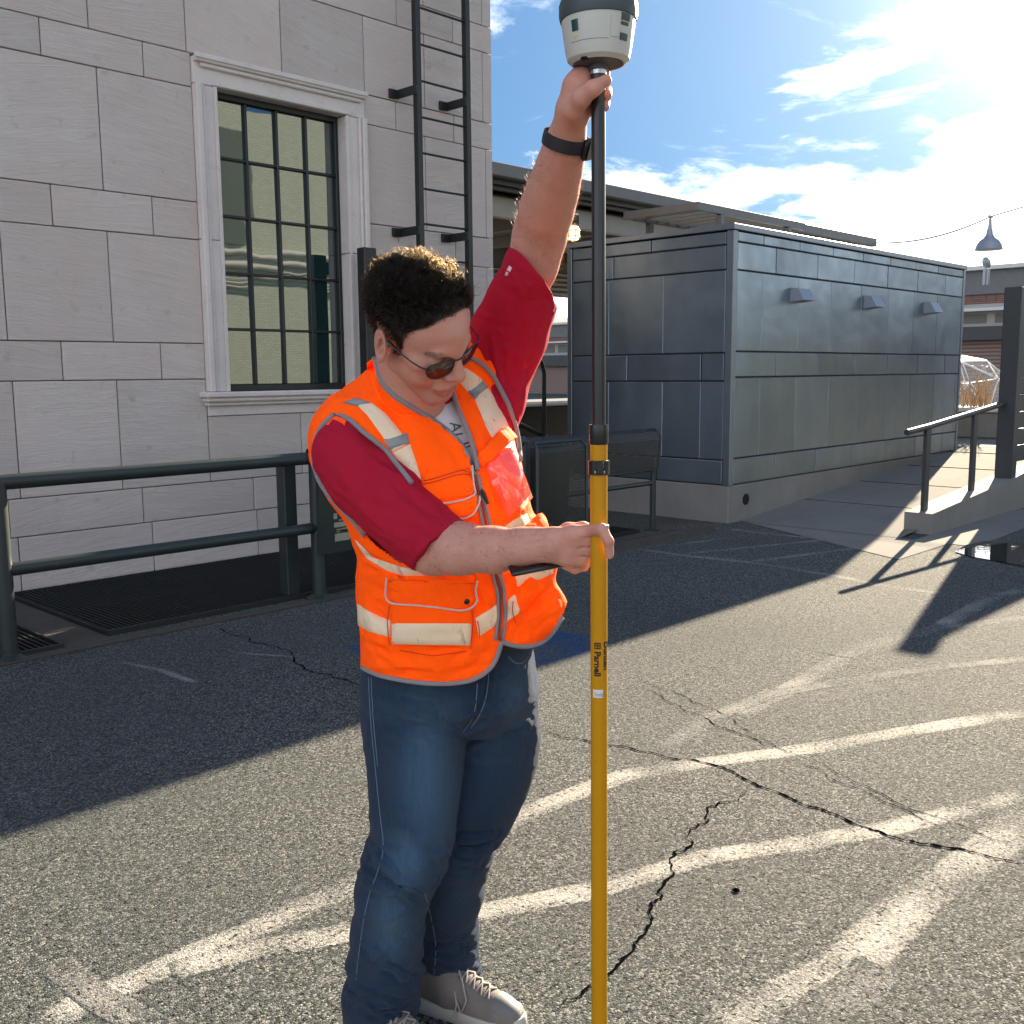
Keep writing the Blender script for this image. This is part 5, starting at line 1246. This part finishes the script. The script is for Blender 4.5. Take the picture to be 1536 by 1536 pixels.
pocket([(770,885),(778,925)],[(795,862),(822,880)],.006,'side_pocket',None,12,12,.006,.10)
DS=simple('orange_stitch',(.60,.045,.004),.8)
for p in ([(586,906),(586,968)],[(709,914),(710,938),(706,972)],[(590,870),(712,868)],[(634,728),(704,712)],[(640,722),(700,708)],[(600,975),(650,984),(700,976)],[(716,930),(719,955)],[(765,900),(772,935)]): cord(VS,p,.0011,'stitching',DS,vest,.0155 if p[0][1]<872 else (.0012 if p[0][1]>974 else .009),n=5)
# zip
zl=smooth_pts([(711,712),(720,748),(730,790),(738,830),(745,862),(752,895),(752,930),(748,960)],1)
for dx in (-5,5): cord(VS,[(x+dx,y) for x,y in zl],.0038,'zip_tape',OB,vest,.002)
cord(VS,zl,.0022,'zip_teeth',simple('zip_teeth',(.25,.05,.03),.5),vest,.004)
MB().tube([VS.hit(x,y)[0]+VS.hit(x,y)[1]*.010 for x,y in ((722,733),(724,742),(727,756))],[.003,.0045,.003],8).build('zip_pull',MAT['black_plastic'],vest,60,'world')

# ------------------------------------------------------------------ jeans
JB=((-.42,1.90,-.03),(.16,2.58,1.04),.0044); J=Vol(*JB); J2=Vol(*JB)
hips=[row(945,552,792,2.20,.135,.1),row(1000,547,797,2.21,.138,.1),row(1045,550,802,2.22,.138,.1),row(1092,600,765,2.23,.085,.1)]
J.loft(hips,.02,n=2.5)
def leg(vol,rows,k=.025): vol.chain([(A((l+r)/2,py,Y),(r-l)/2*Y*1.05/FPX) for py,l,r,Y in rows],k)
leg(J,[(1000,552,680,2.20),(1045,549,690,2.19),(1100,550,694,2.18),(1150,556,690,2.17),(1200,558,684,2.155),(1250,560,676,2.14),(1285,556,664,2.13),(1300,550,658,2.13),(1340,537,642,2.14),(1400,529,633,2.165),(1450,525,630,2.185),(1500,519,623,2.205),(1552,515,620,2.215)])
leg(J2,[(990,690,795,2.27),(1030,676,799,2.28),(1090,672,804,2.285),(1130,670,802,2.285),(1170,664,790,2.275),(1210,655,770,2.265),(1250,646,742,2.255),(1290,638,730,2.265),(1340,632,721,2.30),(1400,628,715,2.345),(1445,626,716,2.375),(1472,630,718,2.39)])
zt_=np.clip((J.ax[2]-A(700,1110,2.22)[2])/.10,0,1)[None,None,:]; kk=.007+.028*zt_; a_,d_=J.f,J2.f; t_=np.clip(.5+.5*(a_-d_)/kk,0,1); J.f=(a_*(1-t_)+d_*t_-kk*t_*(1-t_)).astype(np.float32)
J.half((0,0,.012),(0,0,-1),.004)
jv,jf=J.mesh(2); JS=Surf(jv,jf)
folds=[([(560,1285),(600,1318),(640,1330),(652,1318)],.009,.010),([(552,1300),(585,1325),(625,1345)],-.008,.009),([(545,1320),(580,1340),(620,1338)],.006,.010),([(556,1270),(575,1290),(590,1310)],.008,.010),([(692,1257),(712,1258),(738,1250)],.012,.010),([(690,1270),(708,1268),(728,1262)],-.009,.008),([(690,1276),(708,1280),(735,1272)],.009,.009),([(672,1300),(692,1292),(720,1295)],.004,.010),
 ([(525,1490),(560,1512),(610,1500)],.008,.010),([(522,1505),(560,1524),(618,1515)],-.006,.008),([(640,1420),(680,1432),(718,1425)],.008,.009),([(650,1440),(690,1450),(716,1440)],-.006,.007),([(645,1380),(690,1410),(712,1400)],.004,.009),
 ([(700,1090),(715,1070),(728,1040),(732,1010)],-.007,.008),([(693,1100),(720,1090),(760,1060)],.005,.010),([(690,1110),(740,1108),(785,1090)],-.004,.010),([(600,1080),(650,1095),(692,1098)],-.004,.012),([(735,1000),(760,1010),(785,998)],.005,.008),([(620,1100),(660,1120),(690,1120)],.003,.014),([(690,1130),(730,1140),(780,1130)],.003,.012),([(570,1380),(600,1370),(630,1350)],.004,.012),([(535,1440),(580,1425),(625,1440)],.004,.012)]
for p,a,w in folds: JS.fold(p,a*.75,max(.0062,w*.7),.5)
jr=random.Random(5)
for (x0,x1,y0,y1,n_,sl) in ((550,660,1270,1345,12,.35),(690,735,1240,1300,8,.1),(525,625,1440,1530,11,.25),(635,715,1400,1470,8,.2),(690,790,1040,1120,7,-.5),(560,690,1050,1110,5,.2),(545,640,1340,1440,5,.5)):
    for _ in range(n_):
        cx,cy,l=jr.uniform(x0,x1),jr.uniform(y0,y1),jr.uniform(18,48); d_=sl+jr.uniform(-.35,.35)
        JS.fold([(cx-l/2,cy-d_*l/2),(cx,cy+jr.uniform(-5,5)),(cx+l/2,cy+d_*l/2)],jr.choice((1,1,-1))*jr.uniform(.0022,.0045),.0065,.5)
def crumple(V,N,fx,fy,fz,amp,mask,seed):
    return V+N*np.array([amp*mk*(1-2*abs(mnoise.noise(Vector((x*fx+seed,y*fy,z*fz))))) if mk>.02 else 0.0 for (x,y,z),mk in zip(V,mask)])[:,None]
_x,_y=proj(JS.V); N_=vnormals(JS.V,jf)
mk=np.clip(np.exp(-((_y-1290)/45)**2)+1.1*np.exp(-((_y-1480)/55)**2)+.7*np.exp(-((_y-1080)/45)**2)+.25,0,1.2)
JS.V=crumple(JS.V,N_,9,9,22,.006,mk,3.1); JS.V=crumple(JS.V,N_,22,22,40,.0022,mk,8.7)
JS.refresh()
jeans=link('jeans',np_mesh('jeans',JS.V,jf),MAT['denim'],man,None,'world'); jeans['label']='faded blue jeans'
jx,jy=proj(JS.V); fade=np.zeros(len(jx))
for cx,cy,rx,ry,a in ((640,1165,40,120,.95),(612,1290,34,50,.9),(588,1390,30,60,.75),(740,1120,40,70,.22),(690,1320,20,50,.15),(640,1060,60,35,.45),(772,1050,26,50,.5)): fade=np.maximum(fade,a*np.exp(-((jx-cx)/rx)**2-((jy-cy)/ry)**2))
vattr(jeans,'fade',fade)
ST=MAT['stitch']
for p in ([(553,1015),(556,1080),(563,1150),(570,1220),(577,1275),(566,1310),(551,1350),(541,1410),(534,1470)],[(557,1016),(560,1080),(567,1150)],[(716,1025),(714,1060),(706,1085),(694,1098)],[(733,1010),(731,1040),(722,1070),(706,1092)],[(637,1340),(648,1380),(655,1420),(650,1470)]):
    cord(JS,smooth_pts(p,1),.0011,'seam',ST,jeans,.0006,n=5)
cord(JS,smooth_pts([(762,985),(772,995),(784,996),(792,985)],2),.0012,'pocket_edge',ST,jeans,.0006,n=5)
ribbon(JS,[(742,960),(795,958)],[(742,976),(795,974)],.004,'belt',MAT['belt'],jeans,10,3)
ribbon(JS,[(545,997),(560,1006)],[(546,1004),(561,1013)],.006,'shirt_tail',MAT['white_knit'],shirt,6,3)
ribbon(JS,[(748,955),(772,958)],[(750,968),(772,968)],.007,'shirt_tail',MAT['white_knit'],shirt,6,3)

# ------------------------------------------------------------------ shoes
def shoe(heel,toe,label):
    d=toe-heel; Ln=d.length; a=math.atan2(d.y,d.x); root=bpy.data.objects.new('shoe',None); COL.objects.link(root); root.parent=man; root.location=heel-man.location; root.rotation_euler.z=a; root['label']=label
    S=Vol((-.02,-.07,.018),(Ln+.02,.07,.16),.0032)
    S.chain([((.045,0,.05),.036),((.11,0,.05),.037),((.19,.004,.042),.040),((.245,.0,.036),.036),((Ln-.038,-.004,.034),.030)],.03)
    S.chain([((.05,0,.09),.036),((.10,0,.095),.037),((.15,0,.075),.034)],.03).cone((.055,0,.125),(.095,0,.13),.026,.022,.012,'s').half((0,0,.030),(0,0,-1),.004)
    v,f=S.mesh(2); link('upper',np_mesh('upper',v,f),MAT['shoe'],root,None,'local')
    so=MB(); pr=[(-.002,.0),(.0,.030),(.02,.042),(.06,.044),(.12,.040),(.18,.046),(.23,.048),(.27,.040),(Ln-.01,.024),(Ln,.0)]
    out=[(x,w) for x,w in pr]+[(x,-w) for x,w in pr[::-1][1:-1]]
    out=[tuple(q) for q in smooth_pts(out+[out[0]],2)[:-1]]; n=len(out); V_=[]
    for z,g in ((.0,.94),(.004,1.0),(.018,1.03),(.030,1.02),(.036,.97)):
        for x,y in out:
            lift=.012*max(0,(x-.22)/.08)**2+ .006*max(0,(.05-x)/.05)**2
            V_.append((Ln/2+(x-Ln/2)*(1+(g-1)*.4),y*g,z+lift*(1 if z<.03 else .8)))
    so.add(V_,[(i*n+k,i*n+(k+1)%n,(i+1)*n+(k+1)%n,(i+1)*n+k) for i in range(4) for k in range(n)]+[tuple(range(n))[::-1],tuple(4*n+k for k in range(n))]); so.build('sole',MAT['sole'],root,50,'local')
    sb=BVHTree.FromPolygons([tuple(q) for q in v],[tuple(q) for q in f])
    def dn(x,y): h=sb.ray_cast(Vector((x,y,.3)),Vector((0,0,-1))); return (h[0] if h[0] else Vector((x,y,.05)))+Vector((0,0,.003))
    toe_=MB()
    for k in range(5):
        x=.125+k*.020
        for s in (-1,1): MB().tube([dn(x+.004*s,-.022*s),dn(x+.008,0)+Vector((0,0,.003)),dn(x+.016,.022*s)],.0026,6).build('lace',MAT['lace'],root,60,'local')
    MB().tube([dn(.12,.0)+Vector((0,0,.004)),Vector((.13,-.03,.105)),Vector((.15,-.05,.06)),Vector((.145,-.058,.03))],.0024,6).build('lace',MAT['lace'],root,60,'local')
    MB().tube([dn(.12,.0)+Vector((0,0,.004)),Vector((.15,-.025,.115)),Vector((.175,-.045,.075)),Vector((.165,-.055,.045)),Vector((.13,-.035,.09))],.0024,6).build('lace',MAT['lace'],root,60,'local')
    tc=Vol((-.02,-.07,.018),(Ln+.02,.07,.16),.0036); tc.f=np.where(np.isfinite(S.f[::1,::1,::1]).all(),0,0) if False else tc.f
    m=[(x,y) for x in np.linspace(Ln-.075,Ln-.012,7) for y in np.linspace(-.04,.04,9)]
    V2=[dn(x,y*(1-.9*max(0,(x-(Ln-.05))/.05)**2))-Vector((0,0,.0015)) for x,y in m]; MB().add(V2,[(i*9+j,i*9+j+1,(i+1)*9+j+1,(i+1)*9+j) for i in range(6) for j in range(8)]).build('toe_cap',MAT['shoe_dark'],root,60,'local')
    return root
hl_=gnd(622,1500); tl_=gnd(800,1556); dd=(tl_-hl_); shoe(hl_,hl_+dd.normalized()*.31,'grey running shoe with pale sole')
hl2=at(535,1570,2.24); hl2.z=0; shoe(hl2,hl2+Vector((.235,-.20,0)),'grey running shoe mostly below the photo edge')

# ------------------------------------------------------------------ wrist watch
wc=(A(848,212,1.842)); wx=(A(853,194,1.834)-A(842,240,1.856)); wx/=np.linalg.norm(wx)
wt_=bpy.data.objects.new('wrist_watch',None); COL.objects.link(wt_); wt_.parent=man; wt_.location=Vector(wc)-man.location
q_=Vector(wx).to_track_quat('Z','Y'); wt_.rotation_mode='QUATERNION'; wt_.rotation_quaternion=q_
wb=BVHTree.FromPolygons([tuple(q) for q in lv],[tuple(q) for q in lf]); m=MB(); NS=40; rad=[]
for k in range(NS):
    an=2*math.pi*k/NS; dr=q_@Vector((math.cos(an),math.sin(an),0)); rr=[]
    for zz in (-.009,0,.009):
        o_=Vector(wc)+q_@Vector((0,0,zz)); h=wb.ray_cast(o_+dr*.08,-dr); rr.append((h[0]-o_).length if h[0] else .033)
    rad.append(max(rr)+.0012)
rad=[(rad[k-2]+2*rad[k-1]+3*rad[k]+2*rad[(k+1)%NS]+rad[(k+2)%NS])/9 for k in range(NS)]; V_=[]
for dr_,zz in ((-.001,-.0115),(.0022,-.0105),(.0028,0),(.0022,.0105),(-.001,.0115)):
    for k in range(NS): an=2*math.pi*k/NS; V_.append(((rad[k]+dr_)*math.cos(an),(rad[k]+dr_)*math.sin(an),zz))
m.add(V_,[(i*NS+k,i*NS+(k+1)%NS,(i+1)*NS+(k+1)%NS,(i+1)*NS+k) for i in range(4) for k in range(NS)]); m.build('strap',MAT['strap'],wt_,60,'local')
loc=(q_.inverted()@(Vector((.82,-.50,.12)))); an=math.atan2(loc.y,loc.x)
o=MB().box(-.006,.007,-.016,.016,-.019,.019,.005).build('watch_case',MAT['black_plastic'],wt_,50,'local'); ra_=rad[int(an/(2*math.pi)*NS)%NS]+.004; o.location=(ra_*math.cos(an),ra_*math.sin(an),0); o.rotation_euler.z=an
o2_=MB().box(.0071,.0080,-.0135,.0135,-.0165,.0165,.0004).build('screen',MAT['screen'],o,None,'local')

# ------------------------------------------------------------------ survey pole
pt_=at(897.5,100,1.75); pb_=at(899,1536,1.75); pd_=(pt_-pb_); foot=pb_+pd_*(-(pb_.z)/pd_.z)
pole=thing('survey_pole','telescopic survey pole with yellow lower tube and black upper tube','pole',tuple(foot),frame='world')
pole.rotation_mode='QUATERNION'; pole.rotation_quaternion=pd_.to_track_quat('Z','Y')
_zs=np.linspace(0,2.3,2301); _zy=proj(np.array(foot)[None]+_zs[:,None]*np.array(pd_.normalized())[None])[1]
def zpole(py): return float(np.interp(-py,-_zy,_zs))
z_col,z_clb,z_c1,z_c0,ztop=zpole(640),zpole(663),zpole(690),zpole(712),zpole(100)
MB().tube([(0,0,.06),(0,0,z_clb)],.0148,28).build('lower_tube',MAT['yellow'],pole,40,'local')
MB().lathe([(.0015,-.012),(.006,.0),(.011,.02),(.0150,.035),(.0155,.06)],(0,0,0),20).build('point',MAT['steel'],pole,40,'local')
MB().lathe([(.0155,z_clb-.004),(.0166,z_clb),(.0166,z_clb+.024),(.0160,z_clb+.030),(.0125,z_col+.002)],(0,0,0),28).build('collar',MAT['pole_black'],pole,40,'local')
MB().tube([(0,0,z_clb),(0,0,ztop+.005)],.0117,24).build('upper_tube',MAT['pole_black'],pole,40,'local')
m=MB(); m.lathe([(.0155,z_c0),(.0185,z_c0+.001),(.0185,z_c1-.001),(.0155,z_c1)],(0,0,0),28); m.box(.014,.0235,-.007,.007,z_c0+.002,z_c1-.002,.002); m.build('clamp',MAT['pole_black'],pole,40,'local')
MB().tube([(.019,-.009,z_c0+.006),(.019,.009,z_c0+.006)],.003,8).build('clamp_screw',MAT['steel'],pole,40,'local')
zs_=zpole(795); MB().tube([(.012,.008,zs_-.01),(.020,.010,zs_-.006),(.027,.012,zs_+.003),(.030,.012,zs_+.012),(.025,.012,zs_+.012),(.020,.010,zs_+.003)],[.003,.003,.0035,.003,.003,.002],8).build('release_lever',MAT['steel'],pole,60,'local')
zt=zpole(1012); MB().lathe([(.0151,zpole(1043)),(.0151,zpole(1031))],(0,0,0),28)
pinv=pole.rotation_quaternion.inverted()
def polar_text(body,size,ang0,z0,r,name,mat,bold=0.0):
    """text running down the pole, wrapped round the tube"""
    c=bpy.data.curves.new('t','FONT'); c.body=body; c.size=size; c.resolution_u=3; c.offset=bold; ob=bpy.data.objects.new('t',c); COL.objects.link(ob); bpy.context.view_layer.update()
    me=bpy.data.meshes.new_from_object(ob.evaluated_get(bpy.context.evaluated_depsgraph_get())); bpy.data.objects.remove(ob)
    bm=bmesh.new(); bm.from_mesh(me); bmesh.ops.triangulate(bm,faces=bm.faces); bmesh.ops.subdivide_edges(bm,edges=[e for e in bm.edges if e.calc_length()>size*.2],cuts=2); bmesh.ops.triangulate(bm,faces=bm.faces)
    for v in bm.verts:
        x,y=v.co.x,v.co.y; an=ang0+y/r; v.co=Vector((r*math.cos(an),r*math.sin(an),z0-x))
    bmesh.ops.recalc_face_normals(bm,faces=bm.faces); bm.to_mesh(me); bm.free(); me.materials.clear(); return link(name,me,mat,pole,None,'local')
cdir=pinv@(CAM_LOC-at(898,1000,1.75)); cang=math.atan2(cdir.y,cdir.x)
polar_text('Parnell',.0165,cang-.40-.16,zpole(974),.01500,'lettering',MAT['black_plastic'],.0006); polar_text('Duncan',.0165,cang+.62,zpole(960),.01500,'lettering',MAT['black_plastic'],.0006)
m=MB()
for (x0,x1,y0,y1) in ((0,.0115,0,.0022),(0,.0115,.0093,.0115),(0,.0022,.0023,.0092),(.0093,.0115,.0023,.0092),(.0040,.0075,.0040,.0075),(.0023,.0092,.0050,.0064),(.0050,.0064,.0023,.0092)):
    q=[]
    for j in range(5):
        y=y0+(y1-y0)*j/4; an=cang-.56+y/.015; q+=[(.01503*math.cos(an),.01503*math.sin(an),zpole(961)-x0),(.01503*math.cos(an),.01503*math.sin(an),zpole(961)-x1)]
    m.add(q,[(2*j,2*j+1,2*j+3,2*j+2) for j in range(4)])
m.build('emblem',MAT['black_plastic'],pole,None,'local')
m=MB(); q=[]
for j in range(9):
    an=cang-.75+1.25*j/8; q+=[(.01504*math.cos(an),.01504*math.sin(an),zpole(1031)),(.01504*math.cos(an),.01504*math.sin(an),zpole(1043))]
m.add(q,[(2*j,2*j+1,2*j+3,2*j+2) for j in range(8)]); m.build('label',MAT['white_label'],pole,None,'local')
c=bpy.data.curves.new('t','FONT'); c.body='Trimb'; c.size=.0105; ob=bpy.data.objects.new('t',c); COL.objects.link(ob); bpy.context.view_layer.update(); me=bpy.data.meshes.new_from_object(ob.evaluated_get(bpy.context.evaluated_depsgraph_get())); bpy.data.objects.remove(ob)
for v in me.vertices: an=cang-.60+v.co.x/.0235; v.co=Vector((.01509*math.cos(an),.01509*math.sin(an),zpole(1041)+v.co.y))
me.materials.clear(); link('lettering',me,MAT['print_grey'],pole,None,'local')

# ------------------------------------------------------------------ receiver on the pole top
rec=thing('gnss_receiver','cream and slate satellite receiver head on top of the survey pole','receiver',tuple(foot+pd_.normalized()*(ztop-.003)),frame='world'); rec.rotation_mode='QUATERNION'; rec.rotation_quaternion=pole.rotation_quaternion
MB().lathe([(.020,.012),(.036,.008),(.043,.006),(.0505,.012),(.0535,.024),(.0600,.068),(.0600,.072),(.05,.072)],(0,0,0),56).build('body',MAT['cream_plastic'],rec,35,'local')
MB().lathe([(.058,.0715),(.0622,.0725),(.0640,.080),(.0640,.096),(.0615,.103),(.050,.111),(.030,.116),(.004,.118)],(0,0,0),56).build('radome',MAT['dark_plastic'],rec,35,'local')
MB().lathe([(.013,-.004),(.0155,-.002),(.0155,.004),(.030,.0055),(.041,.0060),(.041,.012),(.02,.0122)],(0,0,0),36).build('base_plate',MAT['dark_plastic'],rec,35,'local')
MB().tube([(0,0,-.010),(0,0,.004)],.0135,20).build('mount_nut',MAT['steel'],rec,40,'local')
cd=pinv@(CAM_LOC-(foot+pd_.normalized()*2.1)); ca=math.atan2(cd.y,cd.x)
def on_body(name,a0,a1,z0,z1,mat,out=.0008,depth=None):
    m=MB(); n=8; q=[]; R=lambda z:np.interp(z,[.006,.012,.024,.068],[.043,.0505,.0535,.060])
    for j in range(n+1):
        a=ca+a0+(a1-a0)*j/n
        for z in (z0,z1):
            for r in (R(z)-.002,R(z)+out): q.append((r*math.cos(a),r*math.sin(a),z))
    F=[]
    for j in range(n): b=4*j; F+=[(b+1,b+5,b+7,b+3),(b,b+1,b+3,b+2)] if j==0 else [(b+1,b+5,b+7,b+3)]; F+=[(b,b+4,b+5,b+1),(b+2,b+3,b+7,b+6)]
    F.append((4*n,4*n+2,4*n+3,4*n+1)); m.add(q,F); return m.build(name,mat,rec,None,'local')
on_body('keypad',-.80,-.58,.046,.063,MAT['green_led']); on_body('status_dot',-.74,-.66,.036,.0405,MAT['yellow_dot'])
on_body('port_cover',.66,.98,.060,.0705,MAT['dark_plastic'],.0015); on_body('port_cover',.66,.95,.053,.0575,MAT['dark_plastic'],.001); on_body('port_cover',.66,.95,.031,.041,MAT['dark_plastic'],.0015)
on_body('battery_door',.34,.62,.034,.064,MAT['cream_plastic'],.0012); on_body('seam_strip',-.9,.3,.0305,.0312,MAT['dark_plastic'],.0003)
o=MB().tube([(0,0,0),(0,0,.002)],.007,16).build('screw_hole',MAT['pit'],rec,None,'local'); o.location=(.041*math.cos(ca-.55),.041*math.sin(ca-.55),.0058)  # flat disc with the hole's inner shade as its colour
# ------------------------------------------------------------------ phone in the lower hand
p0,p1=A(767,862,1.775),A(850,846,1.79); ex=Vector(p1-p0); L_=ex.length; ex.normalize(); ez=Vector((.10,-.25,1)).normalized(); ey=ez.cross(ex).normalized(); ez=ex.cross(ey)
ph=thing('phone','black mobile phone held flat below the lower hand','phone',tuple(p0),frame='world'); mt=Matrix((ex,ey,ez)).transposed().to_4x4(); ph.rotation_mode='QUATERNION'; ph.rotation_quaternion=mt.to_quaternion()
MB().box(0,L_+.05,-.004,.066,-.0045,.0045,.0035).build('case',MAT['black_plastic'],ph,40,'local'); MB().box(.004,L_+.045,0,.062,.0046,.0052,.0002).build('screen',MAT['lens'],ph,None,'local')
